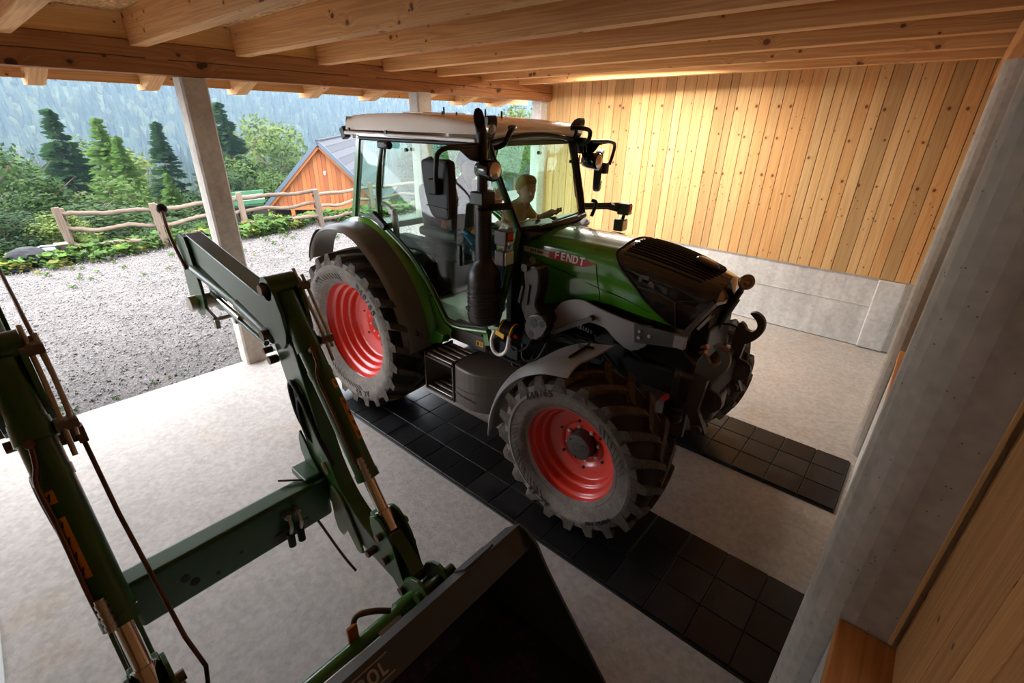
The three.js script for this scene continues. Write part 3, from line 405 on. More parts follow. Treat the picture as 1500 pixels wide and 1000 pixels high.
for (const s of [1, -1]) {
  TP('front_fender', [solidGrid(30, 14, (u, v) => { const p = along(fFront, s > 0 ? u : 1 - u), t = s > 0 ? u : 1 - u, inn = lerp(.66, .6, t), r = Math.pow(Math.max(0, v - .8) / .2, 2) * .05 - (v > .7 && v < .8 ? .006 : 0), n = Math.hypot(p[0] - 2.52, p[1] - .615), k = 1 - r / n + .03 * (1 - v) * t; return [2.52 + (p[0] - 2.52) * k + .05 * (1 - v) * t, .615 + (p[1] - .615) * k, s * lerp(inn, 1.045, v)]; }, .012)], fenderGrey, tractor, { label: 'grey plastic front fender' });
  TP('fender_slot', [bar([2.34, 1.259, s * .7], [2.46, 1.275, s * .7], .03, .006, 0), bar([2.40, 1.268, s * .66], [2.40, 1.258, s * .9], .004, .035)], black);
  TP('fender_stay', [cyl([2.5, .75, s * .6], [2.3, 1.18, s * .66], .018, .018, 8), bar([2.3, 1.19, s * .62], [2.3, 1.19, s * .95], .03, .01)], black);
}
// steps and tank
TP('steps', [bb(.925, .937, .45, .80, .55, .88), bb(1.25, 1.262, .42, .8, .55, .86), bb(.93, 1.26, .445, .46, .56, .88), bb(.93, 1.26, .762, .775, .56, .88)], plasticGrey, tractor, { label: 'two tread cab step' });
TM('step_tread', [0, 1, 2, 3, 4].flatMap((k) => [rb(.31, .014, .03, .006, 1.095, .468, .6 + k * .062), rb(.31, .012, .026, .005, 1.095, .783, .6 + k * .062)]), M(0xa9a097, { roughness: .32, metalness: .6 }));
TP('tank', [ext(smooth([[1.27, -.55], [1.27, -.84], [1.36, -.875], [1.52, -.87], [1.66, -.8], [1.78, -.66], [1.86, -.5], [1.86, -.3], [1.3, -.3]], 3), .44, .8, { bevel: .02 }).rotateX(-Math.PI / 2)].map((g) => g), M(0x50473f, { roughness: .45 }), tractor, { label: 'rounded black plastic fuel tank' });
TP('tank_ribs', [rb(.02, .02, .02, .004, 1.4, .56, .86), tube([[1.285, .545, .862], [1.4, .545, .89], [1.54, .54, .885]], .007, 5, 12), tube([[1.29, .6, .858], [1.4, .605, .886], [1.6, .62, .858]], .004, 5, 12), bb(1.29, 1.33, .5, .62, .845, .862), bb(1.29, 1.33, .44, .48, .845, .862)], M(0x3b342e, { roughness: .5 }));
TP('battery_box', [rb(.42, .13, .08, .01, 1.2, .92, .58), rb(.36, .05, .1, .008, 1.17, .99, .56)], plasticGrey); TP('warning_sticker', [bb(1.3, 1.38, .895, .94, .62, .624)], yellow); TP('sticker_sign', [bb(1.312, 1.335, .903, .932, .6235, .626), bb(1.348, 1.368, .906, .912, .6235, .626), bb(1.348, 1.368, .92, .926, .6235, .626)], black);
// cab frame
const cabGlass = [];
const P = { C0: [-.26, 1.70, .665], C1: [-.04, 2.455, .66], B0: [.20, 1.82, .7], B1: [.36, 2.45, .68], A0: [1.56, 1.87, .42], A1: [1.33, 2.47, .52], D0: [1.44, 1.06, .60] };
const sideLine = [[-.28, 1.70], [-.07, 1.78], [.16, 1.765], [.38, 1.69], [.58, 1.56], [.74, 1.40], [.87, 1.22], [.955, 1.09], [1.0, 1.04], [1.1, 1.025], [1.42, 1.07]];
const zSide = (x) => x < .4 ? lerp(.665, .70, clamp((x + .28) / .68, 0, 1)) : lerp(.70, .60, clamp((x - .4) / 1.05, 0, 1));
for (const s of [1, -1]) {
  const q = (p) => [p[0], p[1], s * p[2]];
  TP('corner_post', [bar(q(P.C0), q(P.C1), .045, .05), bar([-.28, 1.7, s * .66], [-.3, 1.45, s * .62], .05, .05)], green);
  TP('door_post', [tube([q([.14, 1.72, .66]), q([.22, 2.1, .69]), q([.31, 2.43, .665])], .026, 8, 14), tube([q([.19, 1.76, .7]), q([.24, 2.1, .725]), q([.35, 2.44, .7])], .009, 6, 14)], greenIn);
  TP('door_seal', [tube(sideLine.slice(1).map(([x, y]) => [x, y + .012, s * (zSide(x) + .012)]), .013, 8, 50), tube([q([-.05, 2.44, .67]), q([.5, 2.445, .695]), q([1.28, 2.45, .6])], .016, 8, 20)], black);
  TP('door_sill', [tube(sideLine.map(([x, y]) => [x, y - .022, s * (zSide(x) + .004)]), .026, 8, 50), bar(q([1.40, 1.055, .6]), q([1.43, .93, .6]), .05, .05)], green);
  TP('front_post', [tube([q(P.A1), q([1.43, 2.2, .49]), q([1.51, 2.0, .45]), q(P.A0)], .026, 8, 20), tube([q(P.A0), q([1.53, 1.5, .5]), q([1.46, 1.1, .56])], .03, 8, 14)], s > 0 ? greenIn : black);
  TP('post_strip', [tube([q([1.36, 2.47, .53]), q([1.46, 2.2, .5]), q([1.54, 2.0, .46]), q([1.59, 1.86, .43])], .013, 6, 20)], black);
  const door = polyMesh([...sideLine.slice(2).map(([x, y]) => [x, y, s * zSide(x)]), [1.55, 1.8, s * .47], [1.33, 2.45, s * .57], [.34, 2.44, s * .69]], Array.from({ length: sideLine.length - 2 + 1 }, (_, i) => [0, i + 1, i + 2].map((k) => k)).slice(0, 10));
  const outline = [...sideLine.slice(2), [1.55, 1.8], [1.44, 2.15], [1.33, 2.45], [.34, 2.44]]; const pz = (x, y) => { const top = lerp(.69, .565, clamp((x - .34) / 1.0, 0, 1)), low = zSide(x); return s * lerp(low, top, clamp((y - 1.1) / 1.3, 0, 1)); };
  const sg = new THREE.ShapeGeometry(shp(outline)); { const p = sg.attributes.position; for (let i = 0; i < p.count; i++) p.setZ(i, pz(p.getX(i), p.getY(i))); sg.computeVertexNormals(); }
  TP('door_glass', [sg], glassM, tractor, { label: 'large tinted door pane' });
  const rg = new THREE.ShapeGeometry(shp([[-.26, 1.72], [-.07, 1.80], [.14, 1.785], [.32, 2.43], [-.06, 2.44]])); { const p = rg.attributes.position; for (let i = 0; i < p.count; i++) p.setZ(i, s * .675); rg.computeVertexNormals(); } TP('side_glass', [rg], glassM);
  TP('door_hinge', [rb(.13, .055, .05, .012, .37, 2.405, s * .715), cyl([.42, 2.405, s * .72], [.45, 2.405, s * .72], .03, .03, 14), rb(.2, .06, .05, .014, 0, 0, 0, { rz: -.5 }).translate(.24, 1.79, s * .735), cyl([.31, 1.75, s * .735], [.33, 1.74, s * .735], .03, .03, 12)], black);
  TP('door_handle', [rb(.04, .17, .03, .01, 1.165, 1.635, s * .655), rb(.018, .1, .02, .006, 1.185, 1.61, s * .675)], black);
  TM('glass_knob', [cyl([1.24, 1.22, s * .63], [1.24, 1.22, s * .66], .02, .02, 14), cyl([.62, 2.38, s * .675], [.62, 2.38, s * .70], .012, .012, 10), cyl([.88, 2.33, s * .655], [.88, 2.33, s * .69], .017, .017, 10)], black);
}
TP('windscreen', [grid(16, 10, (u, v) => { const z = lerp(.42, -.42, u), b = 1 - Math.pow(Math.abs(u * 2 - 1), 2); return [lerp(1.575 + .06 * b, 1.345 + .015 * b, v), lerp(1.875, 2.455 + .045 * b, v), z * lerp(1, 1.24, v)]; })], glassM, tractor, { label: 'curved windscreen pane' });
TP('windscreen_frame', [tube(Array.from({ length: 13 }, (_, i) => { const u = i / 12, b = 1 - Math.pow(u * 2 - 1, 2); return [1.36 + .015 * b, 2.458 + .048 * b, lerp(.53, -.53, u)]; }), .017, 8, 40), tube(Array.from({ length: 13 }, (_, i) => { const u = i / 12, b = 1 - Math.pow(u * 2 - 1, 2); return [1.585 + .06 * b, 1.872, lerp(.43, -.43, u)]; }), .026, 8, 40)], black);
TP('wiper', [bar([1.65, 1.9, .12], [1.63, 1.92, -.28], .012, .012), cyl([1.42, 2.3, -.44], [1.52, 2.02, -.38], .007, .007, 6), cyl([1.41, 2.3, -.45], [1.42, 2.3, -.41], .014, .014, 10), bar([1.66, 1.885, .3], [1.67, 1.9, -.2], .01, .02)], black);
TP('rear_glass', [new THREE.PlaneGeometry(1.2, .95).rotateY(-Math.PI / 2).rotateZ(-.25).translate(-.2, 2.02, 0)], glassM);
TP('rear_frame', [bar([-.3, 1.6, -.64], [-.3, 1.6, .64], .05, .06), bar([-.09, 2.45, -.64], [-.09, 2.45, .64], .05, .06)], greenIn);
TP('gas_strut', [cyl([-.1, 2.28, .4], [-.14, 2.0, .42], .013, .013, 8), cyl([-.14, 2.0, .42], [-.16, 1.88, .43], .006, .006, 6), bar([-.12, 2.22, .4], [.1, 2.24, .55], .05, .012)], plasticGrey);
// roof
{
  const half = (x) => x < 1.1 ? lerp(.62, .645, (x + .32) / 1.42) : lerp(.645, .60, (x - 1.1) / .4), y0 = (x) => lerp(2.47, 2.485, (x + .3) / 1.7);
  const yt = (x) => x < .4 ? 2.622 + .023 * Math.sin(clamp((x + .32) / .72, 0, 1) * Math.PI / 2) : 2.645 - .075 * Math.pow((x - .4) / 1.1, 1.8);
  const front = (z) => 1.375 + .01 * (1 - Math.pow(z / .62, 2)), arch = (z) => .045 * (1 - Math.pow(z / .62, 2));
  const roofM = M(0xfff6ea, { roughness: .25, clearcoat: .8, clearcoatRoughness: .1 });
  const r = TP('roof', [grid(30, 24, (u, v) => { const k = v * 2 - 1, s = Math.sign(k) || 1, a = Math.abs(k); const zf = s * Math.min(1, a * 1.25), x = lerp(-.32, front(zf * .6) - .02, u), h = half(x), e = a < .8 ? 0 : (a - .8) / .2; return [x, lerp(yt(x) - .012 * a * a - (u > .97 ? .02 : 0) - (u < .04 ? .025 : 0), y0(x) + .03, e * e), s * (h - .03 * (1 - e) ) * Math.min(1, a * 1.25)]; }),
    grid(20, 4, (u, v) => { const z = lerp(.645, -.645, u), x = front(z * .95) - .02; return [x + .02 * Math.sin(v * Math.PI), lerp(yt(1.35) - .02, 2.475 + arch(z), v), z * .96]; }), grid(20, 4, (u, v) => { const z = lerp(-.6, .6, u); return [-.32 - .02 * Math.sin(v * Math.PI), lerp(2.605, 2.48, v), z]; }),
    bb(-.33, 1.28, 2.462, 2.49, -.635, .635, .01)], roofM, tractor, { label: 'cream white cab roof' });
  TM('roof_lip', [bb(-.3, 1.34, 2.462, 2.486, .625, .655, .008), bb(-.3, 1.34, 2.462, 2.486, -.655, -.625, .008)], M(0xf0ebe4, { roughness: .35 }), r);
  TP('roof_hatch', [rb(.3, .012, .5, .005, .12, 2.648, -.05)], roofM, r);
  TM('antenna_stub', [[.55, .22], [.72, -.1], [.78, .08], [.98, -.02], [.62, .3], [.66, .18]].map(([x, z], i) => cyl([x, yt(x) - .02, z], [x, yt(x) + (i < 4 ? .05 : .02), z], .008, .008, 8)), black, r);
  TM('roof_plug', [cyl([-.22, 2.505, .64], [-.22, 2.505, .655], .012, .012, 10), cyl([.33, 2.5, .65], [.33, 2.5, .665], .014, .014, 10)], black, r);
  TP('head_liner', [bb(-.25, 1.3, 2.43, 2.46, -.6, .6)], M(0x8d877c, { roughness: .8 }));
  TM('cab_rail', [bar([-.07, 2.45, .655], [1.3, 2.462, .585], .05, .04), bar([-.07, 2.45, -.655], [1.3, 2.462, -.585], .05, .04)], green);
  TM('rear_lamp', [rb(.07, .1, .06, .01, -.37, 2.47, .6, { rz: .4 }), rb(.07, .1, .06, .01, -.37, 2.47, -.6, { rz: .4 })], black);
}
// lamps and mirrors on both sides
for (const s of [1, -1]) {
  const rl = TP('roof_lamp', [ext(smooth([[1.27, 2.47], [1.30, 2.54], [1.36, 2.62], [1.41, 2.635], [1.42, 2.6], [1.39, 2.5], [1.34, 2.45]], 2), s * .55 - .045, s * .55 + .045, { bevel: .01 })], black, tractor, { label: 'black roof corner lamp' });
  TP('lens', [cyl([1.39, 2.56, s * .55 + .015], [1.425, 2.548, s * .55 + .02], .034, .034, 20)], lensM, rl);
  TP('grab_handle', [tube([[1.42, 2.56, s * .38], [1.5, 2.56, s * .42], [1.53, 2.54, s * .5], [1.5, 2.46, s * .53], [1.43, 2.43, s * .54]], .018, 8, 20)], black);
  const rw = TP('round_lamp', [latheZ([[.001, -.11], [.05, -.1], [.066, -.04], [.07, .03], [.07, .05], [.06, .058]], 0, 0, 0, 28).rotateY(Math.PI / 2).translate(1.49, 2.295, s * .665), cyl([1.42, 2.36, s * .64], [1.42, 2.46, s * .6], .012, .012, 8), tube([[1.4, 2.3, s * .66], [1.36, 2.27, s * .64], [1.37, 2.34, s * .62]], .006, 6, 10)], blackGloss, tractor, { label: 'round black work lamp' });
  TP('lens', [latheZ([[.001, .075], [.035, .07], [.058, .055]], 0, 0, 0, 24).rotateY(Math.PI / 2).translate(1.49, 2.295, s * .665)], lensM, rw);
  const mir = TP('mirror', [ext(smooth([[-.15, .155], [.0, .165], [.14, .165], [.155, .13], [.155, -.1], [.14, -.19], [.06, -.21], [-.03, -.205], [-.075, -.17], [-.13, -.04], [-.155, .1]], 3), -.035, .035, { bevel: .02 }).rotateY(s > 0 ? -.12 : 2.05).translate(1.345, 2.205, s * 1.0), rb(.08, .1, .06, .012, 1.38, 2.21, s * 1.04 + (s > 0 ? .02 : 0)), bx(.24, .006, .012, .02, -.13, .036).rotateY(s > 0 ? -.12 : 2.05).translate(1.345, 2.205, s * 1.0)], s > 0 ? M(0x130e0a, { roughness: .6 }) : black, tractor, { label: 'black wing mirror' });
  TP('mirror_glass', [bx(.24, .24, .004, 0, 0, s > 0 ? -.037 : .037).rotateY(s > 0 ? -.12 : 2.05).translate(1.345, 2.22, s * 1.0)], mirrorGlass, mir);
  TP('mirror_arm', [tube([[1.38, 2.45, s * .6], [1.42, 2.45, s * .78], [1.45, 2.44, s * 1.03], [1.445, 2.41, s * 1.085], [1.43, 2.33, s * 1.09], [1.41, 2.24, s * 1.08]], .016, 8, 28), ext([[.6, 2.40], [.6, 2.46], [1.03, 2.45], [1.0, 2.43], [.85, 2.42], [.76, 2.36], [.62, 2.33]], -.014, .014).rotateY(-Math.PI / 2).scale(1, 1, s).translate(1.41, 0, 0), rb(.1, .13, .06, .01, 1.37, 2.42, s * .61)], black);
  TP('lamp_bracket', [bar([1.5, 1.93, s * .5], [1.73, 1.93, s * .8], .05, .03), bar([1.66, 1.93, s * .72], [1.72, 1.9, s * .82], .03, .06), cyl([1.775, 1.88, s * .81], [1.76, 1.8, s * .8], .016, .016, 10)], s > 0 ? plateGrey : black);
  const il = TP('indicator_lamp', [rb(.11, .1, .08, .012, 1.765, 1.905, s * .815)], plasticGrey, tractor, { label: 'front indicator lamp' });
  TP('lens', [rb(.012, .05, .055, .005, 1.822, 1.918, s * .815)], amber, il); TP('lens', [rb(.012, .022, .055, .004, 1.822, 1.875, s * .815)], lensM, il);
  const wl = TP('work_lamp', [rb(.09, .105, .105, .014, 1.75, 1.765, s * .795)], plasticGrey, tractor, { label: 'square work lamp' });
  TP('lens', [rb(.01, .085, .085, .004, 1.796, 1.765, s * .795)], lensM, wl);
}
TP('hood_rail', [tube([[1.62, 1.86, -.5], [1.64, 1.98, -.52], [1.6, 1.99, -.52]], .016, 8, 14)], black);
// exhaust stack
{
  const ex = 1.435, ez = .665;
  const top = new THREE.CylinderGeometry(.037, .037, .55, 28, 12, true).translate(0, 2.34, 0); { const p = top.attributes.position; for (let i = 0; i < p.count; i++) { const t = clamp((p.getY(i) - 2.42) / .195, 0, 1), d = p.getX(i) * .8 + p.getZ(i) * .6; p.setXYZ(i, p.getX(i) - .012 - .03 * t * t, p.getY(i) - t * t * d * 1.75, p.getZ(i)); } top.computeVertexNormals(); }
  const e = TP('exhaust', [lathe([[.001, 1.15], [.1, 1.158], [.12, 1.172], [.128, 1.2], [.129, 1.5], [.126, 1.55], [.108, 1.595], [.075, 1.635], [.062, 1.66], [.06, 1.68]], 36).translate(ex, 0, ez), top.translate(ex, 0, ez), new THREE.CylinderGeometry(.034, .034, .5, 20, 1, true).translate(ex - .012, 2.28, ez)], M(0x241c17, { roughness: .36, metalness: .2 }), tractor, { label: 'black upright exhaust stack with silencer' });
  TM('ring', [1.235, 1.262, 1.33, 1.365, 1.395, 1.43, 1.462].map((y) => new THREE.TorusGeometry(.128, .0045, 5, 40).rotateX(Math.PI / 2).translate(ex, y, ez)), M(0x2e2621, { roughness: .3, metalness: .3 }), e);
  // perforated heat guard
  const t = tex(256, 256, (u, v) => { const r = v * 8, row = Math.floor(r), c = (u * 8 + (row % 2) * .5) % 1, d = Math.hypot(c - .5, (r % 1) - .5); const k = d < .26 ? 5 : 40; return [k, k * .85, k * .75]; }); t.repeat.set(2, 3);
  const guard = M(0xffffff, { map: t, roughness: .4, metalness: .2 });
  TP('heat_guard', [new THREE.CylinderGeometry(.06, .062, .43, 32, 1, true).translate(ex - .005, 1.855, ez)], guard, e, { ownuv: true, label: 'perforated heat guard' });
  TP('clamp', [rb(.13, .09, .13, .012, ex - .012, 2.105, ez), bar([ex + .02, 2.04, ez + .05], [ex + .16, 2.06, ez - .12], .05, .016), cyl([ex + .01, 2.035, ez + .066], [ex + .01, 2.035, ez + .08], .011, .011, 10)], black, e);
}
// loader console casting, quick coupling with white loop
TP('loader_console', [ext(smooth([[1.72, 1.60], [1.79, 1.66], [1.86, 1.65], [1.875, 1.51], [1.85, 1.37], [1.91, 1.3], [1.95, 1.2], [1.86, 1.09], [1.77, 1.2], [1.70, 1.36], [1.735, 1.5]], 3), .43, .55, { bevel: .015 }), ext(smooth([[1.83, 1.3], [1.95, 1.33], [2.0, 1.26], [1.86, 1.11], [1.79, 1.18]], 3), .54, .6, { bevel: .012 }), bar([1.73, 1.5, .555], [1.7, 1.36, .555], .02, .02), bar([1.79, 1.52, .555], [1.77, 1.36, .555], .015, .02), cyl([1.88, 1.25, .3], [1.88, 1.25, .5], .06, .06, 16), cyl([1.745, 1.64, .5], [1.745, 1.64, .57], .03, .03, 12)], M(0x3a3530, { roughness: .38, metalness: .4 }), tractor, { label: 'cast black loader mounting console' });
TM('console_bore', [[1.885, 1.255, .034], [1.955, 1.27, .026], [1.862, 1.165, .026]].map(([x, y, r]) => cyl([x, y, .57], [x, y, .605], r, r, 18)), M(0x0e0a08, { roughness: .6 }));
TP('console_plate', [ext(smooth([[1.85, 1.22], [1.96, 1.31], [2.0, 1.26], [1.9, 1.13]], 2), .598, .603)], castGrey);
TP('coupling', [cyl([1.56, 1.135, .6], [1.68, 1.11, .57], .062, .062, 22)], blackMat, tractor, { label: 'black multi coupling with yellow rings' });
TM('coupling_ring', [new THREE.TorusGeometry(.063, .007, 6, 26).rotateY(Math.PI / 2 + .2).rotateZ(-.2).translate(1.575, 1.132, .596), new THREE.TorusGeometry(.063, .007, 6, 26).rotateY(Math.PI / 2 + .2).rotateZ(-.2).translate(1.665, 1.113, .573), rb(.09, .04, .004, .001, 1.6, 1.1, .665, { rz: -.2 })], yellow);
TP('coupling_loop', [tube([[1.545, 1.12, .66], [1.53, 1.03, .68], [1.56, .955, .69], [1.62, .935, .68], [1.67, .98, .665], [1.67, 1.06, .64], [1.66, 1.1, .62]], .014, 10, 36)], white, tractor, { label: 'white hose loop' });
TP('coupling_knob', [cyl([1.7, 1.1, .6], [1.72, 1.095, .61], .015, .015, 12)], redPaint);
TM('pipe', [[1.5, .95], [1.6, .9], [1.7, 1.0], [1.58, 1.05]].map(([x, y], i) => tube([[x, y, .5], [x + .06, y - .1, .56], [x + .16, y - .08, .52], [x + .2, y + .05, .45]], .011, 6, 14)), black);
TP('valve_block', [rb(.2, .12, .12, .01, 1.6, .92, .5), rb(.1, .2, .1, .01, 1.72, 1.08, .42), cyl([1.42, .88, .62], [1.75, .83, .55], .009, .009, 6)], blackMat);
TP('bulkhead', [bb(1.47, 1.52, .95, 1.84, -.44, .44)], blackMat); TP('cowl', [ext([[1.48, 1.8], [1.48, 1.885], [1.6, 1.875], [1.68, 1.83], [1.66, 1.8]], -.4, .4, { bevel: .008 })], black);
// cab interior
TP('cab_floor', [bb(-.25, 1.45, .98, 1.01, -.56, .56)], M(0xc3cac9, { roughness: .7 }), tractor, { label: 'pale grey cab floor mat' }); TP('rear_box', [bb(-.28, .12, 1.0, 1.4, -.6, .6, .03)], M(0x3b3a36, { roughness: .8 }));
TP('dashboard', [rb(.22, .42, .42, .05, 1.4, 1.5, 0), rb(.3, .06, .7, .02, 1.46, 1.79, 0)], M(0x2f2b27, { roughness: .6 }));
TP('steering_wheel', [new THREE.TorusGeometry(.19, .015, 10, 32).rotateX(Math.PI / 2 - .0).rotateZ(.5).translate(1.2, 1.76, 0), cyl([1.2, 1.75, 0], [1.36, 1.55, 0], .025, .03, 12), bar([1.03, 1.67, 0], [1.36, 1.85, 0], .03, .012), bar([1.2, 1.76, -.18], [1.2, 1.76, .18], .03, .012)], black, tractor, { label: 'black steering wheel' });
TP('driver_seat', [rb(.5, .14, .52, .05, .5, 1.46, .0), rb(.14, .6, .5, .06, .26, 1.76, 0, { rz: .15 }), rb(.26, .36, .3, .03, .4, 1.2, 0)], M(0x2c332c, { roughness: .85 }), tractor, { label: 'dark green driver seat' });
TP('armrest', [rb(.5, .08, .13, .03, .62, 1.68, .36), rb(.45, .12, .12, .03, .42, 1.58, .48), cyl([.75, 1.7, .38], [.8, 1.82, .38], .012, .02, 8), tube([[.6, 1.58, .56], [.7, 1.6, .58], [.78, 1.5, .58]], .008, 6, 10), rb(.1, .03, .06, .01, .86, 1.76, .34)], M(0x273027, { roughness: .5 }), tractor, { label: 'armrest with levers' });
TP('instructor_seat', [rb(.3, .12, .3, .04, .3, 1.5, -.42)], M(0x2c332c, { roughness: .85 }));
TP('blue_cloth', [rb(.16, .025, .1, .012, .93, 1.72, .3, { rz: -.3 }), rb(.12, .02, .08, .01, .99, 1.69, .36, { rz: -.6 })], M(0x2f87b8, { roughness: .8 }), tractor, { label: 'folded blue cloth on the console' });
TP('grab_rail', [cyl([.35, 1.6, .64], [.36, 1.85, .66], .025, .03, 12), rb(.07, .05, .05, .012, .34, 1.87, .66), rb(.14, .035, .04, .012, .27, 1.905, .66, { rz: -.3 })], M(0xbfc2bc, { roughness: .4 }), tractor, { label: 'pale grab rail in the cab' });
TP('display', [rb(.03, .2, .26, .012, .95, 1.88, .42)], black);
// ---------------------------------------------------------------- front loader parked on its bucket
const lgreen = M(0x1b4a0e, { roughness: .36, clearcoat: .35, clearcoatRoughness: .1 }), hoseM = M(0x121011, { roughness: .5 }), copper = M(0x6a4c38, { roughness: .35, metalness: .6 }), pinM = M(0x6d5a48, { roughness: .4, metalness: .7 }), stick = M(0xc77a14, { roughness: .5 });
const bucketM = M(0x3a3836, { roughness: .45 });
const tDirt = tex(256, 256, (u, v) => { const a = fbm(u, v, 5, 201, 5), b = fbm(u, v, 30, 207, 3); return mix3([17, 14, 13], [70, 44, 28], clamp((a * .7 + b * .5 - .6) * 3.2, 0, 1)); }); tDirt.repeat.set(1.2, 1.2);
const bucketIn = M(0xffffff, { map: tDirt, roughness: .75 });
const loader = thing('front_loader', 'dark green front loader with twin arms and a black bucket parked on the floor', 'loader', [1.6, 0, 1.475]);
function loaderArm(z, s, label) { // s: which way is outward
  const g = sub('loader_arm', loader, label), L = (n, q, m, o) => part(n, q, m, g, o), LM = (n, q, m, o) => many(n, q, m, g, o);
  L('rear_beam', [ext([[.26, 1.9], [1.3, 1.725], [1.42, 1.78], [1.42, 1.62], [1.25, 1.53], [.3, 1.72]], z - .05, z + .05, { bevel: .008 })], lgreen, { label: 'green box beam' });
  L('mount_plate', [ext(smooth([[.12, 1.87], [.28, 1.885], [.33, 1.7], [.36, 1.5], [.32, 1.37], [.2, 1.33], [.1, 1.37], [.09, 1.5], [.11, 1.7]], 2), z + .052, z + .072, { bevel: .004 }), ext(smooth([[.12, 1.87], [.28, 1.885], [.33, 1.7], [.36, 1.5], [.32, 1.37], [.2, 1.33], [.1, 1.37], [.09, 1.5], [.11, 1.7]], 2), z - .072, z - .052, { bevel: .004 }), bb(.13, .28, 1.62, 1.86, z - .055, z + .055, .01)], lgreen);
  L('mount_hook', [cyl([.2, 1.42, z - .1], [.2, 1.42, z + .12], .055, .055, 20), bar([.3, 1.4, z + .06], [.46, 1.36, z + .06], .05, .02), bar([.3, 1.4, z - .06], [.46, 1.36, z - .06], .05, .02), cyl([.45, 1.36, z - .075], [.45, 1.36, z + .075], .014, .014, 10), rb(.04, .06, .03, .006, .47, 1.335, z + .06), rb(.04, .06, .03, .006, .47, 1.335, z - .06)], steel);
  L('lift_cylinder', [cyl([.3, 1.68, z + .06], [1.08, 1.55, z + .02], .033, .033, 18), cyl([.9, 1.58, z + .03], [1.3, 1.49, z + .02], .046, .046, 18)], lgreen); L('lift_rod', [cyl([.32, 1.5, z], [.75, 1.44, z], .02, .02, 14)], chrome); L('stand_tube', [cyl([.5, 1.45, z], [1.08, 1.37, z], .017, .017, 10)], lgreen);
  L('knee_pivot', [cyl([1.42, 1.81, z - .075], [1.42, 1.81, z + .075], .062, .062, 24), ext(smooth([[1.33, 1.8], [1.42, 1.85], [1.5, 1.8], [1.56, 1.6], [1.5, 1.5], [1.36, 1.55], [1.32, 1.66]], 2), z - .075, z - .055, { bevel: .003 }), ext(smooth([[1.33, 1.8], [1.42, 1.85], [1.5, 1.8], [1.56, 1.6], [1.5, 1.5], [1.36, 1.55], [1.32, 1.66]], 2), z + .055, z + .075, { bevel: .003 })], lgreen); LM('knee_pin', [cyl([1.42, 1.81, z - .105], [1.42, 1.81, z + .105], .028, .028, 14), cyl([1.3, 1.52, z - .09], [1.3, 1.52, z + .1], .03, .03, 14), cyl([1.28, 1.42, z + .05], [1.28, 1.42, z + .1], .018, .018, 12), cyl([1.33, 1.38, z + .05], [1.33, 1.38, z + .1], .024, .024, 12)], pinM);
  L('lower_beam', [ext(smooth([[1.28, 1.66], [1.48, 1.62], [1.62, 1.2], [1.72, .86], [1.86, .66], [2.1, .54], [2.36, .5], [2.36, .37], [2.1, .38], [1.82, .44], [1.62, .56], [1.52, .74], [1.42, 1.1]], 3), z - .045, z + .045, { bevel: .008 })], lgreen, { label: 'green lower arm beam' });
  const A = V(1.43, 1.81, z), B = V(2.21, .67, z), at = (t, dz = 0, off = 0) => { const p = A.clone().lerp(B, t), n = V(B.y - A.y, A.x - B.x, 0).normalize(); return [p.x - n.x * off, p.y - n.y * off, z + dz]; };
  const tc = L('tilt_cylinder', [cyl(at(.03), at(.78), .056, .056, 28), cyl(at(.34), at(.37), .06, .06, 28), cyl(at(.76), at(.79), .06, .06, 28), cyl(at(.2), at(.26), .06, .064, 28)], lgreen, { label: 'thick green tilt cylinder' });
  part('cylinder_rod', [cyl(at(.79), at(.93), .03, .03, 20), cyl(at(.92), at(1.0), .042, .042, 18)], chrome, tc);
  { const q = new THREE.Quaternion().setFromUnitVectors(V(0, 1, 0), B.clone().sub(A).normalize()), st = [], sg = []; for (const [t0, t1, n] of [[.395, .43, 1], [.47, .64, 4]]) { const c = A.clone().lerp(B, (t0 + t1) / 2), len = A.distanceTo(B) * (t1 - t0); st.push(new THREE.CylinderGeometry(.0572, .0572, len, 14, 1, true, (s > 0 ? -.85 : -2.2) - .42, .84).applyQuaternion(q).translate(c.x, c.y, c.z)); for (let k = 0; k < n; k++) { const f = (k + .5) / n, p = A.clone().lerp(B, lerp(t0, t1, f)); const tri = text3('A', .028, .002).translate(0, 0, .0565).rotateY(s > 0 ? -.85 : -2.2); sg.push(tri.applyQuaternion(q).translate(p.x, p.y, p.z)); } } many('warning_sticker', st, stick, tc, { label: 'orange warning stickers' }); many('warning_sign', sg, M(0x2b1c0c, { roughness: .6 }), tc); }
  L('copper_pipe', [tube([at(.28, .02, .075), at(.33, .03, .08), at(.36, .045, .062), at(.5, .045, .05), at(.74, .045, .05), at(.78, .035, .06)], .0085, 8, 40), cyl(at(.27, .02, .06), at(.27, .02, .095), .016, .016, 10)], copper); L('pipe_union', [cyl(at(.7, .03, .07), at(.79, .03, .065), .015, .015, 8), ...[.71, .73, .75, .77].map((t) => cyl(at(t, .03, .07), at(t + .012, .03, .07), .019, .019, 6))], steel);
  L('hose_loop', [tube([[1.63, .84, z + s * .02], [1.5, 1.0, z + .05], [1.44, 1.2, z + .06], [1.46, 1.28, z + .06], [1.54, 1.24, z + .06], [1.63, 1.05, z + .05], [1.72, .86, z + .03]], .014, 8, 44), tube([[1.62, .82, z + s * .02], [1.53, .95, z + .05], [1.49, 1.12, z + .055], [1.52, 1.2, z + .055], [1.58, 1.15, z + .055], [1.66, 1.0, z + .05], [1.74, .84, z + .03]], .013, 8, 44)], hoseM, { label: 'black hydraulic hose loops' });
  L('hose_union', [cyl([1.63, .85, z + .03], [1.67, .78, z + .03], .016, .016, 8), cyl([1.66, .83, z + .05], [1.7, .77, z + .05], .014, .014, 8)], steel);
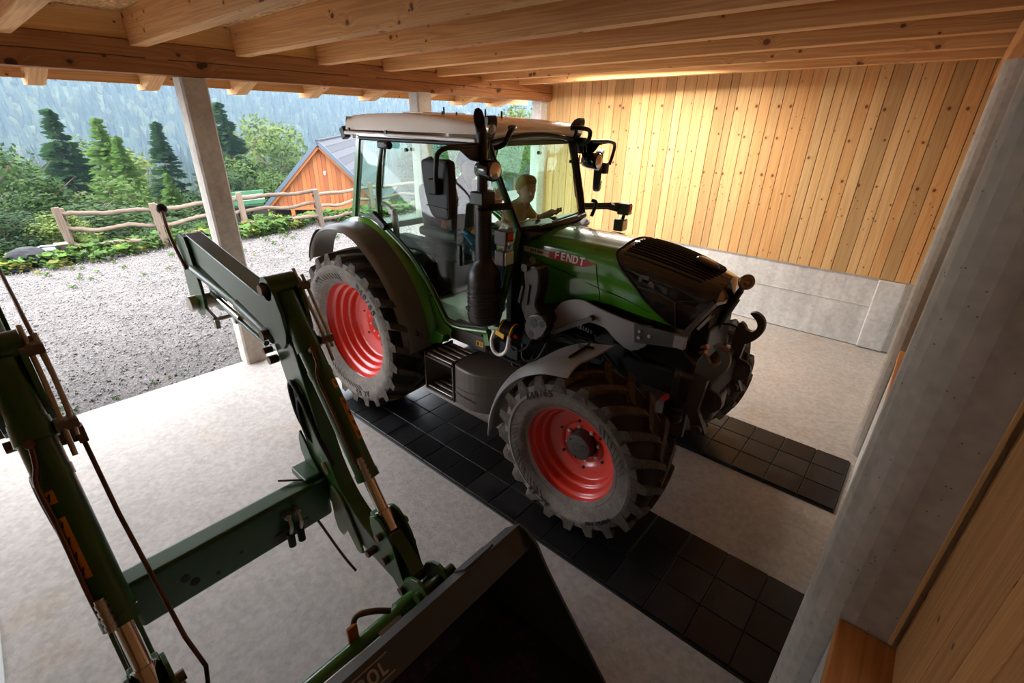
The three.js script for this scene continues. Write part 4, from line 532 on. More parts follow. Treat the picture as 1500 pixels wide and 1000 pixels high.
  LM('feed_pipe', [-.085, -.115].map((dz, i) => tube([at(-.05 + i * .03, dz, .03), at(.1, dz, .03), at(.22, dz * .95, .04), at(.33 - i * .05, dz * .9, .03)], .009, 8, 20)), steel); LM('pipe_clip', [.02, .24].map((t) => { const p = at(t, -.09, .03); return rb(.05, .04, .07, .006, p[0], p[1], p[2]); }), pinM);
  L('tilt_lever', [ext(smooth([[2.12, .74], [2.2, .76], [2.3, .66], [2.36, .48], [2.42, .42], [2.34, .36], [2.24, .46], [2.14, .6]], 2), z + .05, z + .066, { bevel: .003 }), ext(smooth([[2.12, .74], [2.2, .76], [2.3, .66], [2.36, .48], [2.42, .42], [2.34, .36], [2.24, .46], [2.14, .6]], 2), z - .066, z - .05, { bevel: .003 }), bb(2.1, 2.16, .6, .75, z - .05, z + .05, .01), bar([2.22, .64, z], [2.4, .5, z], .06, .07)], lgreen); LM('lever_pin', [cyl([2.21, .67, z - .095], [2.21, .67, z + .095], .022, .022, 12), cyl([2.25, .54, z - .1], [2.25, .54, z + .1], .024, .024, 12), cyl([2.1, .48, z - .09], [2.1, .48, z + .1], .022, .022, 12), cyl([2.38, .43, z - .1], [2.38, .43, z + .1], .022, .022, 12)], pinM);
  L('fork_leg', [ext(smooth([[1.72, .7], [1.82, .66], [1.92, .5], [1.98, .36], [1.92, .34], [1.84, .44], [1.78, .36], [1.72, .38], [1.7, .55]], 2), z + .046, z + .06, { bevel: .003 })], M(0x6d7f57, { roughness: .4 }));
  return g;
}
loaderArm(.95, -1, 'loader arm beside the concrete pillar'); loaderArm(2.0, 1, 'loader arm with a long brown guide rail');
part('cross_tube', [bb(1.53, 1.655, .435, .71, .99, 1.96, .02)], lgreen, loader, { label: 'square green cross tube' });
part('cross_gusset', [ext(smooth([[1.45, .95], [1.55, .8], [1.62, .71], [1.5, .7], [1.42, .8]], 2), 1.0, 1.012), bb(1.45, 1.62, .69, .74, .995, 1.1, .01)], lgreen, loader);
part('valve_bracket', [bb(1.656, 1.664, .46, .52, 1.14, 1.33, .002)], castGrey, loader); many('valve_pipe', [[1.2], [1.255]].flatMap(([z]) => [tube([[1.655, .62, z], [1.7, .615, z], [1.715, .58, z], [1.7, .5, z + .01]], .011, 8, 16), cyl([1.655, .62, z], [1.69, .62, z], .019, .019, 8)]), steel, loader); many('valve_cap', [cyl([1.7, .52, 1.21], [1.71, .44, 1.215], .02, .02, 10), cyl([1.7, .52, 1.265], [1.71, .44, 1.27], .02, .02, 10)], blackMat, loader);
many('tube_plug', [[.58, 1.75], [.53, 1.72], [.5, 1.62], [.54, 1.5]].map(([y, z], i) => cyl([1.654, y, z], [1.658, y, z], i < 2 ? .022 : .01, i < 2 ? .022 : .01, 14)), M(0x0a0f08, { roughness: .6 }), loader);
part('stay_rod', [tube([[1.63, .5, 1.1], [1.66, .42, 1.08], [1.78, .2, 1.03], [1.84, .1, 1.0]], .008, 6, 16), cyl([1.6, .72, 1.08], [1.5, .73, 1.2], .006, .006, 6)], pinM, loader);
part('guide_rail', [...pipe([[.55, 1.905, 1.88], [1.33, 1.62, 1.88], [1.75, 1.16, 1.88], [2.12, .74, 1.86], [2.2, .62, 1.84], [2.22, .52, 1.86], [2.34, .38, 1.86]], .0085, 10)], copper, loader, { label: 'long brown guide rail' });
part('rail_bracket', [bar([1.51, 1.44, 2.03], [1.52, 1.43, 1.87], .006, .06), rb(.05, .075, .03, .006, 1.53, 1.44, 1.88)], copper, loader);
part('gear_lever', [tube([[.2, 1.66, 1.03], [.1, 1.83, 1.04], [0.02, 1.93, 1.03], [-.1, 2.0, 1.0]], .011, 8, 20)], M(0x8c4a22, { roughness: .4 }), loader, { label: 'rusty lock lever' }); part('lever_knob', [new THREE.SphereGeometry(.035, 16, 12).translate(-.12, 2.01, .995)], black, loader);
part('coupler_tube', [cyl([2.46, .42, .84], [2.46, .42, 2.1], .042, .042, 22), cyl([2.46, .42, 1.0], [2.46, .42, 1.12], .052, .052, 22)], M(0x2f6a1c, { roughness: .25, clearcoat: .7 }), loader, { label: 'bright green coupler tube' });
for (const z of [.95, 2.0]) part('coupler_hook', [ext(smooth([[2.36, .36], [2.4, .52], [2.5, .58], [2.58, .55], [2.6, .46], [2.55, .2], [2.46, .18], [2.42, .3]], 2), z - .075, z - .055, { bevel: .004 }), ext(smooth([[2.36, .36], [2.4, .52], [2.5, .58], [2.58, .55], [2.6, .46], [2.55, .2], [2.46, .18], [2.42, .3]], 2), z + .055, z + .075, { bevel: .004 }), cyl([2.52, .5, z - .14], [2.52, .5, z + .1], .03, .03, 14)], M(0x35521f, { roughness: .35 }), loader);
part('lock_handle', [tube([[2.47, .5, 1.17], [2.45, .56, 1.25], [2.42, .56, 1.31], [2.43, .5, 1.34]], .014, 8, 20), rb(.03, .012, .12, .004, 2.52, .47, 1.2)], pinM, loader); part('handle_grip', [rb(.018, .12, .05, .005, 2.435, .485, 1.345)], stick, loader); part('lock_spring', [cyl([2.55, .46, 1.0], [2.57, .44, 1.3], .013, .013, 10), rb(.04, .05, .04, .008, 2.575, .44, 1.32)], hoseM, loader); part('lock_rod', [cyl([2.53, .46, 1.02], [2.5, .45, 1.9], .009, .009, 8), rb(.04, .04, .08, .01, 2.53, .48, 1.0), cyl([2.56, .5, .99], [2.6, .5, 1.0], .02, .02, 12)], steel, loader);
const bucket = sub('bucket', loader, 'black steel bucket with a folded top lip');
part('bucket_lip', [ext([[2.70, .692], [2.597, .588], [2.606, .578], [2.70, .672], [2.776, .592], [2.79, .6]], .49, 2.46)], bucketM, bucket);
part('lip_plate', [bx(.1, .008, .2, 0, 0, 0, { rz: .79 }).translate(2.645, .645, .78), bx(.05, .01, .17, 0, 0, 0, { rz: .79 }).translate(2.675, .679, .8)], bucketM, bucket);
part('bucket_shell', [ext([[2.785, .6], [2.77, .59], [2.705, .655], [2.63, .585], [2.61, .45], [2.555, .28], [2.53, .12], [2.58, .01], [2.66, -.0], [3.28, 0], [3.31, .006], [3.28, .016], [2.68, .02], [2.6, .035], [2.56, .13], [2.585, .27], [2.64, .44], [2.66, .56], [2.705, .61]], .5, 2.45)], bucketIn, bucket, { label: 'dirty dark bucket inside' });
for (const z of [.49, 2.445]) part('bucket_side', [ext([[2.597, .588], [2.70, .692], [2.745, .69], [2.825, .635], [2.89, .528], [3.0, .385], [3.129, .224], [3.31, .0], [2.6, .0], [2.54, .1], [2.555, .26], [2.6, .45]], z, z + .016, { bevel: .002 })], bucketM, bucket);
{
  const mk = M(0xa08d78, { roughness: .5 }), put = (g, z) => g.rotateY(Math.PI / 2).rotateZ(.78).translate(2.746, .6475, z);
  many('letter', ['D', 'R', 'O', 'L'].map((c, i) => put(text3(c, .052, .002).scale(.95, 1, 1), 1.525 - i * .046)), mk, bucket, { label: 'pale block letters DROL between two lines' });
  many('letter_line', [bx(.003, .005, .36, 0, .038, 0).rotateZ(.78).translate(2.746, .6475, 1.53), bx(.003, .005, .36, 0, -.038, 0).rotateZ(.78).translate(2.746, .6475, 1.53)], mk, bucket);
}
// ---------------------------------------------------------------- the two people in the cab
function bodyMesh(bones, cell, k = .035) { // bones: [ax, ay, az, ra, bx, by, bz, rb]
  const lo = V(9, 9, 9), hi = V(-9, -9, -9); for (const b of bones) { const r = Math.max(b[3], b[7]) + k + cell * 2; lo.min(V(Math.min(b[0], b[4]) - r, Math.min(b[1], b[5]) - r, Math.min(b[2], b[6]) - r)); hi.max(V(Math.max(b[0], b[4]) + r, Math.max(b[1], b[5]) + r, Math.max(b[2], b[6]) + r)); }
  const size = Math.max(hi.x - lo.x, hi.y - lo.y, hi.z - lo.z), n = Math.min(90, Math.ceil(size / cell)), c = lo.clone().add(hi).multiplyScalar(.5), mc = new MarchingCubes(n, new THREE.MeshBasicMaterial(), false, false, 90000); mc.isolation = 0;
  for (let z = 0; z < n; z++) for (let y = 0; y < n; y++) for (let x = 0; x < n; x++) {
    const px = c.x + (x - n / 2) / (n / 2) * size / 2, py = c.y + (y - n / 2) / (n / 2) * size / 2, pz = c.z + (z - n / 2) / (n / 2) * size / 2; let d = 9;
    for (const b of bones) { const ex = b[4] - b[0], ey = b[5] - b[1], ez = b[6] - b[2], l2 = ex * ex + ey * ey + ez * ez || 1e-9, t = clamp(((px - b[0]) * ex + (py - b[1]) * ey + (pz - b[2]) * ez) / l2, 0, 1), q = Math.hypot(px - b[0] - ex * t, py - b[1] - ey * t, pz - b[2] - ez * t) - lerp(b[3], b[7], t); const h = clamp(.5 + .5 * (q - d) / -k, 0, 1) , hh = clamp(.5 + .5 * (d - q) / k, 0, 1); d = lerp(d, q, hh) - k * hh * (1 - hh); }
    mc.field[x + y * n + z * n * n] = -d;
  }
  mc.update(); const cnt = mc.count, g = new THREE.BufferGeometry(), p = new Float32Array(cnt * 3); for (let i = 0; i < cnt * 3; i++) p[i] = mc.positionArray[i]; g.setAttribute('position', new THREE.BufferAttribute(p, 3));
  const s = size / 2; g.scale(s, s, s); g.translate(c.x, c.y, c.z); const m = mergeVertices(g, 1e-5); m.computeVertexNormals(); m.setAttribute('uv', new THREE.Float32BufferAttribute(new Float32Array(m.attributes.position.count * 2), 2)); return m;
}
const skin = M(0xd9a688, { roughness: .6 });
function head(x, y, z, s, yaw) { // a head with a face looking along +x before the turn; s is its height
  const H = (bones) => bodyMesh(bones.map((b) => b.map((q) => q)), s * .045, s * .07), k = s / .22;
  const b = [[.0, .02, 0, .082, .0, .05, 0, .08], [.03, -.01, 0, .066, .045, -.055, 0, .042], [.02, -.05, .025, .04, .02, -.05, -.025, .04], [.078, .015, 0, .012, .094, -.016, 0, .015], [.066, -.052, .016, .012, .066, -.052, -.016, .012], [.06, .036, .03, .018, .06, .036, -.03, .018], [-.005, -.008, .078, .02, -.008, .02, .082, .014], [-.005, -.008, -.078, .02, -.008, .02, -.082, .014], [-.01, -.05, 0, .048, -.02, -.13, 0, .045]];
  const T = (g) => g.scale(k, k, k).rotateY(yaw).translate(x, y, z); return { skin: T(bodyMesh(b, .009, .016)), hair: T(bodyMesh([[-.012, .045, 0, .088, -.012, .055, 0, .086], [-.05, .0, 0, .066, -.045, -.03, 0, .05], [.03, .085, .03, .045, .03, .085, -.03, .045], [-.02, .03, .05, .05, -.02, .03, -.05, .05]], .009, .02)), eyes: T(merge([new THREE.SphereGeometry(.009, 8, 6).translate(.076, .012, .03), new THREE.SphereGeometry(.009, 8, 6).translate(.076, .012, -.03)])) };
}
function hand(px, py, pz, dx, dy, dz, s) { // palm, four bent fingers and a thumb from the wrist onwards
  const f = V(dx, dy, dz).normalize(), sd = V(0, 0, 1).addScaledVector(f, -f.z).normalize(), up = f.clone().cross(sd), P = (a, b, c) => { const q = V(px, py, pz).addScaledVector(f, a * s).addScaledVector(sd, b * s).addScaledVector(up, c * s); return [q.x, q.y, q.z]; }, r = .0085 * s, o = [];
  o.push([...P(0, .0, 0), .026 * s, ...P(.06, 0, 0), .03 * s]); o.push([...P(.03, -.02, 0), .016 * s, ...P(.075, -.024, 0), .014 * s]); o.push([...P(.03, .02, 0), .016 * s, ...P(.075, .024, 0), .014 * s]);
  [[-.03, .075], [-.01, .085], [.011, .08], [.03, .065]].forEach(([b, l]) => { o.push([...P(.08, b, 0), r, ...P(.08 + l * .5, b * 1.1, -.012), r]); o.push([...P(.08 + l * .5, b * 1.1, -.012), r, ...P(.08 + l * .62, b * 1.1, -.048), r * .9]); }); o.push([...P(.02, -.03, -.005), r * 1.2, ...P(.07, -.055, -.03), r]); return o;
}
{
  const z0 = zc, child = thing('person', 'small child with short fair hair in a beige shirt at the tractor steering wheel', 'person', [1.15, 1.55, z0]);
  const bones = [[1.1, 1.62, z0, .1, 1.16, 1.82, z0, .105], [1.16, 1.82, z0 + .03, .095, 1.2, 1.93, z0 + .02, .075], [1.19, 1.93, z0 - .1, .045, 1.19, 1.93, z0 + .11, .045], [1.19, 1.93, z0 + .12, .046, 1.26, 1.79, z0 + .17, .038], [1.26, 1.79, z0 + .17, .036, 1.42, 1.86, z0 + .1, .028], [1.19, 1.93, z0 - .1, .046, 1.28, 1.82, z0 - .16, .038], [1.28, 1.82, z0 - .16, .036, 1.44, 1.91, z0 - .16, .028], [1.1, 1.58, z0 + .05, .075, 1.32, 1.55, z0 + .09, .06], [1.1, 1.58, z0 - .05, .075, 1.32, 1.55, z0 - .09, .06], [1.32, 1.55, z0 + .09, .05, 1.36, 1.3, z0 + .09, .04], [1.32, 1.55, z0 - .09, .05, 1.36, 1.3, z0 - .09, .04], [1.21, 1.95, z0, .04, 1.25, 2.02, z0, .04]];
  const shirt = M(0xc9b284, { roughness: .85 }); part('clothing', [bodyMesh(bones, .015, .03)], shirt, child, { label: 'beige shirt and trousers' });
  const h = head(1.285, 2.085, z0, .2, -.35); part('head', [h.skin], skin, child); part('hair', [h.hair], M(0xb99358, { roughness: .8 }), child, { label: 'short fair hair' }); part('eyes', [h.eyes], M(0x2b1d14, { roughness: .3 }), child);
  part('hands', [bodyMesh(hand(1.42, 1.86, z0 + .1, .3, .12, -.05, .7), .006, .008), bodyMesh(hand(1.44, 1.91, z0 - .16, .3, .05, .05, .7), .006, .008)], skin, child);
  part('collar', [new THREE.TorusGeometry(.05, .014, 8, 20).rotateX(Math.PI / 2).rotateZ(-.3).translate(1.225, 1.97, z0)], shirt, child);
}
{
  const z0 = zc + .03, man = thing('person', 'grown driver in a reddish brown checked shirt on the tractor seat', 'person', [.5, 1.53, z0]);
  const bones = [[.46, 1.6, z0, .16, .5, 1.8, z0, .15], [.5, 1.8, z0, .15, .56, 2.0, z0, .12], [.55, 2.02, z0 - .15, .07, .55, 2.02, z0 + .15, .07], [.55, 2.02, z0 + .18, .068, .66, 1.8, z0 + .27, .055], [.66, 1.8, z0 + .27, .052, .92, 1.74, z0 + .25, .036], [.55, 2.02, z0 - .18, .068, .78, 1.93, z0 - .2, .055], [.78, 1.93, z0 - .2, .052, 1.0, 2.0, z0 - .02, .036], [.57, 2.05, z0, .055, .61, 2.14, z0, .052]];
  const tp = tex(128, 128, (u, v) => { const a = (Math.floor(u * 8) % 2) * .5 + (Math.floor(v * 8) % 2) * .5, n = fbm(u, v, 16, 5, 2); return mix3([138, 70, 52], [176, 112, 88], clamp(a * .7 + n * .4 - .1, 0, 1)); }); tp.repeat.set(3, 3);
  part('shirt', [bodyMesh(bones, .018, .05)], M(0xffffff, { map: tp, roughness: .85 }), man, { label: 'reddish brown checked shirt' });
  part('trousers', [bodyMesh([[.46, 1.58, z0 + .1, .1, .9, 1.56, z0 + .14, .075], [.46, 1.58, z0 - .1, .1, .9, 1.56, z0 - .14, .075], [.9, 1.56, z0 + .14, .07, 1.0, 1.12, z0 + .14, .05], [.9, 1.56, z0 - .14, .07, 1.0, 1.12, z0 - .14, .05], [1.0, 1.09, z0 + .14, .045, 1.18, 1.07, z0 + .15, .04], [1.0, 1.09, z0 - .14, .045, 1.18, 1.07, z0 - .15, .04]], .018, .04)], M(0x3b4a58, { roughness: .9 }), man);
  const h = head(.64, 2.23, z0, .235, -.2); part('head', [h.skin], skin, man); part('hair', [h.hair], M(0x4f3825, { roughness: .8 }), man, { label: 'brown hair' }); part('eyes', [h.eyes], M(0x2b1d14, { roughness: .3 }), man);
  part('hands', [bodyMesh(hand(.92, 1.74, z0 + .25, .3, -.05, -.02, .95), .007, .009), bodyMesh(hand(1.0, 2.0, z0 - .02, .1, .06, .2, .95), .007, .009)], skin, man);
}
// ---------------------------------------------------------------- yard, slope and hillside
function terrain(x, z) {
  const D = Math.max(0, -(x + 8.9)), n = (fbm(((x * .02) % 1 + 1) % 1, ((z * .02) % 1 + 1) % 1, 4, 301, 3) - .5);
  let h = D < 5 ? -.28 * D : D < 40 ? -1.4 - (D - 5) * .3 : D < 150 ? -11.9 - (D - 40) * .14 : D < 320 ? -27.3 - (D - 150) * .02 : -30.7 + (D - 320) * .4 + 26 * (Math.sin(z * .0071 + D * .002) + Math.sin(z * .013 + 1.7)) * Math.min(1, (D - 320) / 300);
  return h + n * Math.min(6, D * .05);
}
{
  const t = tex(1024, 1024, (u, v, i, j) => { const a = fbm(u, v, 6, 311, 4), b = fbm(u, v, 110, 317, 2), c = hash2(i >> 2, j >> 2, 9), c2 = hash2((i + 2) >> 2, (j + 1) >> 2, 19); let k = .6 + .2 * (a - .5) + .42 * (b - .5) + .2 * (c - .5) + .14 * (c2 - .5); if (c > .95) k *= .75; return [k * 226, k * 214, k * 208]; }); t.repeat.set(.5, .5);
  const tb = tex(512, 512, (u, v, i, j) => { const k = 255 * clamp(.5 * fbm(u, v, 70, 321, 2) + .6 * hash2(i >> 2, j >> 2, 11), 0, 1); return [k, k, k]; }, false); tb.repeat.set(.6, .6);
  const gm = M(new THREE.Color(.33, .32, .315), { map: t, bumpMap: tb, bumpScale: .02, roughness: .95 });
  const g = grid(60, 60, (u, v) => { const x = lerp(-1.66, -9.2, u), z = lerp(14, -26, v); return [x, -.012 - .02 * fbm(u, v, 12, 331, 3) + (x > -2 ? .0 : 0), z]; }); g.index.array.reverse?.(); g.computeVertexNormals();
  solo('ground', [g], gm, [-5, 0, 0], 'pale grey gravel yard outside the open side of the shed', 'yard', null, 'structure');
  const tg = tex(512, 512, (u, v) => { const a = fbm(u, v, 8, 341, 5), b = fbm(u, v, 60, 347, 3); return mix3([58, 74, 34], [120, 134, 74], clamp(a * .8 + b * .5 - .25, 0, 1)); }); tg.repeat.set(.1, .1);
  const land = grid(110, 90, (u, v) => { const x = -9.0 - 1500 * Math.pow(u, 2.4), z = lerp(500, -2300, v) * (.04 + .96 * Math.pow(u, 1.4)) + lerp(5, -16, v) * (1 - u); return [x, terrain(x, z) - .05, z]; });
  solo('hill', [land], M(new THREE.Color(.28, .3, .28), { map: tg, roughness: 1 }), [-300, -20, -100], 'grassy slope falling from the yard and rising to the hazy mountainside', 'hillside', null, 'structure');
}
function inst(name, geo, m, list, label, category, color) { // many copies too many to count
  const k = new THREE.InstancedMesh(geo, m, list.length), d = new THREE.Object3D(); list.forEach((q, i) => { d.position.set(q[0], q[1], q[2]); d.rotation.set(q[4] ?? 0, q[5] ?? 0, q[6] ?? 0); Array.isArray(q[3]) ? d.scale.set(...q[3]) : d.scale.setScalar(q[3]); d.updateMatrix(); k.setMatrixAt(i, d.matrix); if (color) k.setColorAt(i, color(q, i)); }); k.name = numbered(name); k.castShadow = k.receiveShadow = true; scene.add(k); return info(k, label, category, null, 'stuff');
}
{
  const st = new THREE.IcosahedronGeometry(1, 0), list = []; for (let i = 0; i < 22000; i++) { const x = lerp(-1.72, -8.4, Math.pow(rnd(), .9)), z = rr(-6.5, 4.2), s = rr(.005, .013) * (rnd() < .05 ? 1.7 : 1); list.push([x, -.012, z, [s * rr(.8, 1.5), s * rr(.5, .9), s * rr(.8, 1.4)], rr(0, 6), rr(0, 6), rr(0, 6)]); }
  const c = new THREE.Color(); inst('gravel', st, M(0xffffff, { roughness: .95 }), list, 'loose pale grey gravel stones strewn over the yard', 'gravel', () => { const k = rr(.08, .22); return c.setRGB(k * 1.04, k, k * .97); });
}
// ---------------------------------------------------------------- trees
function leafGeo(list) { const p = [], ix = []; list.forEach((q, i) => { const [x, y, z, ux, uy, uz, vx, vy, vz] = q, o = i * 4; p.push(x - ux, y - uy, z - uz, x + vx, y + vy, z + vz, x + ux, y + uy, z + uz, x - vx, y - vy, z - vz); ix.push(o, o + 1, o + 2, o, o + 2, o + 3); }); const g = new THREE.BufferGeometry(); g.setAttribute('position', new THREE.Float32BufferAttribute(p, 3)); g.setAttribute('uv', new THREE.Float32BufferAttribute(new Float32Array(p.length / 3 * 2), 2)); g.setIndex(ix); g.computeVertexNormals(); return g; }
const leafMat = (c, tr = .28) => M(c, { roughness: .9, specularIntensity: .12, transmission: tr, thickness: 0, side: THREE.DoubleSide });
const barkM = M(0x4a3d30, { roughness: .95 });
const spruceMats = [leafMat(0x1b3016, .15), leafMat(0x2b431e, .2), leafMat(0x3d5623, .25)], leafMats = [leafMat(0x27391a), leafMat(0x394c22), leafMat(0x4e5c2a), leafMat(0x1e2f18)];
function spruceGeo(H, R, n) { // unit built at real size: whorls of drooping sprays
  const L = []; for (let k = 0; k < n; k++) { const t = Math.pow(rnd(), 1.15), y = H * (.04 + .95 * t), r = R * Math.pow(1 - t, .9) * rr(.72, 1.15) + .05, a = rr(0, 6.283), dr = .1 + .3 * (1 - t), m = Math.ceil(3 + r * 4.5), ca = Math.cos(a), sa = Math.sin(a); for (let i = 1; i <= m; i++) { const f = i / m, rad = r * f, yy = y - dr * rad + .16 * rad * f + rr(-.05, .05), w = .07 + .16 * (1 - f * .6), l = .16 + .12 * rnd(); for (const s of [-1, 0, 1]) { const tw = a + s * rr(.5, 1.1), ox = -sa * s * w * .8, oz = ca * s * w * .8; L.push([ca * rad + ox, yy - Math.abs(s) * .04, sa * rad + oz, Math.cos(tw) * l, rr(-.08, .03), Math.sin(tw) * l, -Math.sin(tw) * .05, rr(.03, .08), Math.cos(tw) * .05]); } } } return leafGeo(L);
}
function leafyGeo(H, R, n, s) { const L = [], blobs = []; const nb = 14; for (let i = 0; i < nb; i++) { const a = rr(0, 6.283), q = Math.pow(rnd(), .6), y = H * rr(.3, .88), k = Math.sin(clamp(y / H, .1, 1) * 3.0); blobs.push([Math.cos(a) * R * q * k * .75, y, Math.sin(a) * R * q * k * .75, R * rr(.3, .5)]); } blobs.push([0, H * .88, 0, R * .32]); for (let i = 0; i < n; i++) { const b = blobs[Math.floor(rnd() * blobs.length)], u = rr(-1, 1), a = rr(0, 6.283), q = Math.sqrt(1 - u * u), r = b[3] * Math.pow(rnd(), .33), nx = q * Math.cos(a), nz = q * Math.sin(a), w = s * rr(.6, 1.3), e = V(rr(-1, 1), rr(-.5, .5), rr(-1, 1)).normalize(), f = V(nx, u + .6, nz).cross(e).normalize(); L.push([b[0] + nx * r, b[1] + u * r * .85, b[2] + nz * r, e.x * w, e.y * w, e.z * w, f.x * w * .55, f.y * w * .55, f.z * w * .55]); } return leafGeo(L); }
const spruces = [[10, 2.7, 300], [10, 2.3, 330], [10, 3.1, 300]].map((a) => [spruceGeo(...a), a[0]]), leafies = [[8, 3.2, 3800, .15], [8, 2.6, 3400, .14], [8, 3.8, 4200, .16]].map((a) => [leafyGeo(...a), a[0]]);
function tree(kind, x, yTop, z, i, o) {
  const yb = terrain(x, z) - .3, H = yTop - yb, v = kind === 'spruce' ? spruces[i % 3] : leafies[i % 3], k = H / v[1], kr = o.kr ?? k; const g = new THREE.Group(); g.name = numbered(o.name ?? (kind === 'spruce' ? 'spruce_tree' : 'leafy_tree')); g.position.set(x, yb, z); g.rotation.y = i * 1.3; scene.add(g); info(g, o.label, 'tree', o.group);
  const f = new THREE.Mesh(v[0], o.mat); f.name = 'foliage'; f.scale.set(kr, k, kr); f.castShadow = f.receiveShadow = true; g.add(f);
  const t = new THREE.Mesh(trunkG, barkM); t.name = 'trunk'; t.scale.set(k, H * (kind === 'spruce' ? .97 : .7), k); g.add(t); if (kind !== 'spruce') { const b = new THREE.Mesh(branchG, barkM); b.name = 'branches'; b.scale.set(kr, k, kr); g.add(b); } return g;
}
const trunkG = new THREE.CylinderGeometry(.02, .16, 1, 8).translate(0, .5, 0), branchG = merge(Array.from({ length: 9 }, (_, i) => { const a = i * 2.4, y = 2.4 + i * .45; return cyl([0, y, 0], [Math.cos(a) * 1.6, y + 1.6, Math.sin(a) * 1.6], .06, .015, 6); }));
{
  const S = 'spruce', T = 'leafy', list = [[S, -29.82, 2.6, -2.7, 'tall open dark spruce standing alone against the misty slope', 0, 0], [S, -22.67, 2.3, -3.1, 'tall light green larch with a split pointed top', 2, 2], [S, -21.4, 1.7, -3.3, 'second pointed top of the light green larch', 2, 1], [S, -30.94, 2.1, -7.29, 'narrow dense dark spruce near the concrete pillar', 0, 1], [S, -33.68, 3.2, -11.85, 'dark spruce whose tip shows beside the concrete pillar', 0, 2], [S, -17.33, .58, -3.6, 'short bright young conifer behind the fence', 2, 0], [S, -30.78, 1.6, -25.2, 'dark spruce seen through the cab windows', 1, 0],
    [T, -20.05, 1.81, .6, 'mid green leafy tree at the edge of the slope', 0, 0], [T, -24, 1.0, -.5, 'broad leafy tree below the open spruce', 1, 1], [T, -35.66, 1.0, -3.98, 'rounded leafy tree in the valley beyond the larch', 1, 2], [T, -33.25, .7, -5.98, 'pale leafy tree in the valley beside the dark spruce', 2, 0], [T, -38.16, 1.6, -14.12, 'tall leafy tree above the green bank beside the pillar', 1, 1], [T, -46.7, 2.4, -19.7, 'yellow green broadleaf on the bank beyond the orange barn', 2, 2], [T, -41.5, 1.2, -19, 'rounded broadleaf left of the orange barn roof', 1, 0], [T, -42.5, -.8, -21.3, 'low broadleaf just above the orange barn roof', 2, 1], [T, -24.5, .2, -7.57, 'dense leafy tree right behind the concrete pillar', 0, 2], [T, -16, .95, -.18, 'bushy tree behind the fence corner post', 0, 1], [T, -15.8, .8, -1.6, 'bushy light green tree behind the fence', 1, 0], [T, -15.6, 3.5, -20.8, 'bright leafy tree showing above the cab roof', 2, 0], [T, -22.9, 3, -27.8, 'leafy tree behind the bright one above the cab', 1, 1], [T, -21.7, 1.8, -23.3, 'leafy tree filling the cab rear window', 1, 2], [T, -22.4, 1.4, -19.6, 'green tree beside the grey barn roof', 0, 0], [T, -20.4, .1, -6.95, 'shrubby tree below the green bank', 3, 1], [T, -23.5, -.2, -10.1, 'shrubby tree beside the orange barn eave', 1, 2], [T, -15.3, 1.4, -15.6, 'leafy tree beyond the fence behind the cab', 1, 0], [T, -10.6, 2.7, -15, 'bright leafy tree beside the white corner pillar', 2, 1], [T, -27, .4, -9.5, 'green broadleaf on the bank above the trailer', 1, 0], [T, -13.5, .3, -.6, 'dense hedge like tree behind the first fence rails', 0, 2], [T, -14, .2, .9, 'dense dark leafy tree behind the black bundle', 3, 0], [T, -13, 0.1, -2.4, 'leafy tree close behind the middle fence rails', 0, 1]];
  list.forEach(([k, x, y, z, label, m, v]) => tree(k, x, y, z, v, { label, mat: (k === S ? spruceMats : leafMats)[m], group: 'trees beyond the fence', kr: k === S ? undefined : clamp((y - terrain(x, z)) / 8, .5, 1.3) }));
  // shrubs at the edge of the yard
  [[-10.6, .75, 1.35, 'grey green bramble bush with bare twigs beside the black bundle', 3], [-10.4, .62, .35, 'yellow green shrub beside the fence corner post', 2], [-11.2, .9, 2.1, 'mid green bush at the edge of the gravel', 1], [-10.2, .25, -1.6, 'low leafy shrub under the fence rails', 0]].forEach(([x, y, z, label, m], i) => { const g = tree('leafy', x, y, z, i, { label, mat: leafMats[m], name: 'bush', kr: .3 }); g.userData.category = 'bush'; });
}
{ // forested hillside, thousands of crowns
  const cone = merge([0, 1, 2].map((k) => new THREE.ConeGeometry(1 - k * .25, 1.9, 7).translate(0, 1 + k * 1.0, 0))), blob = new THREE.IcosahedronGeometry(1, 1).scale(1, 1.1, 1).translate(0, 1.1, 0); { const p = blob.attributes.position; for (let i = 0; i < p.count; i++) { const k = .78 + .44 * hash2(Math.round(p.getX(i) * 50), Math.round(p.getY(i) * 50), Math.round(p.getZ(i) * 50)); p.setXYZ(i, p.getX(i) * k, p.getY(i) * k, p.getZ(i) * k); } blob.computeVertexNormals(); }
  const A = [], B = []; for (let i = 0; i < 46000; i++) { const az = rr(0, 1.02), r = Math.sqrt(lerp(150 * 150, 1350 * 1350, rnd())), x = 3.9 - r * Math.cos(az), z = 2 - r * Math.sin(az), y = terrain(x, z) - .5; const s = rr(1.9, 3.1); if (rnd() < .6) A.push([x, y, z, [s, s * rr(1.1, 1.7), s], 0, rr(0, 6), 0]); else B.push([x, y, z, [s * .9, s * rr(1.1, 1.6), s * .9], 0, rr(0, 6), 0]); }
  const c = new THREE.Color(); inst('forest', cone, M(0xffffff, { roughness: .95, specularIntensity: .1 }), A, 'dark spruce forest covering the hazy mountainside', 'forest', () => { const k = rr(.5, 1.4); return c.setRGB(.02 * k, .03 * k, .018 * k); }); inst('forest', blob, M(0xffffff, { roughness: .95, specularIntensity: .1 }), B, 'lighter broadleaf crowns dotted over the hazy mountainside', 'forest', () => { const k = rr(.6, 1.6); return c.setRGB(.034 * k, .04 * k, .02 * k); });
}
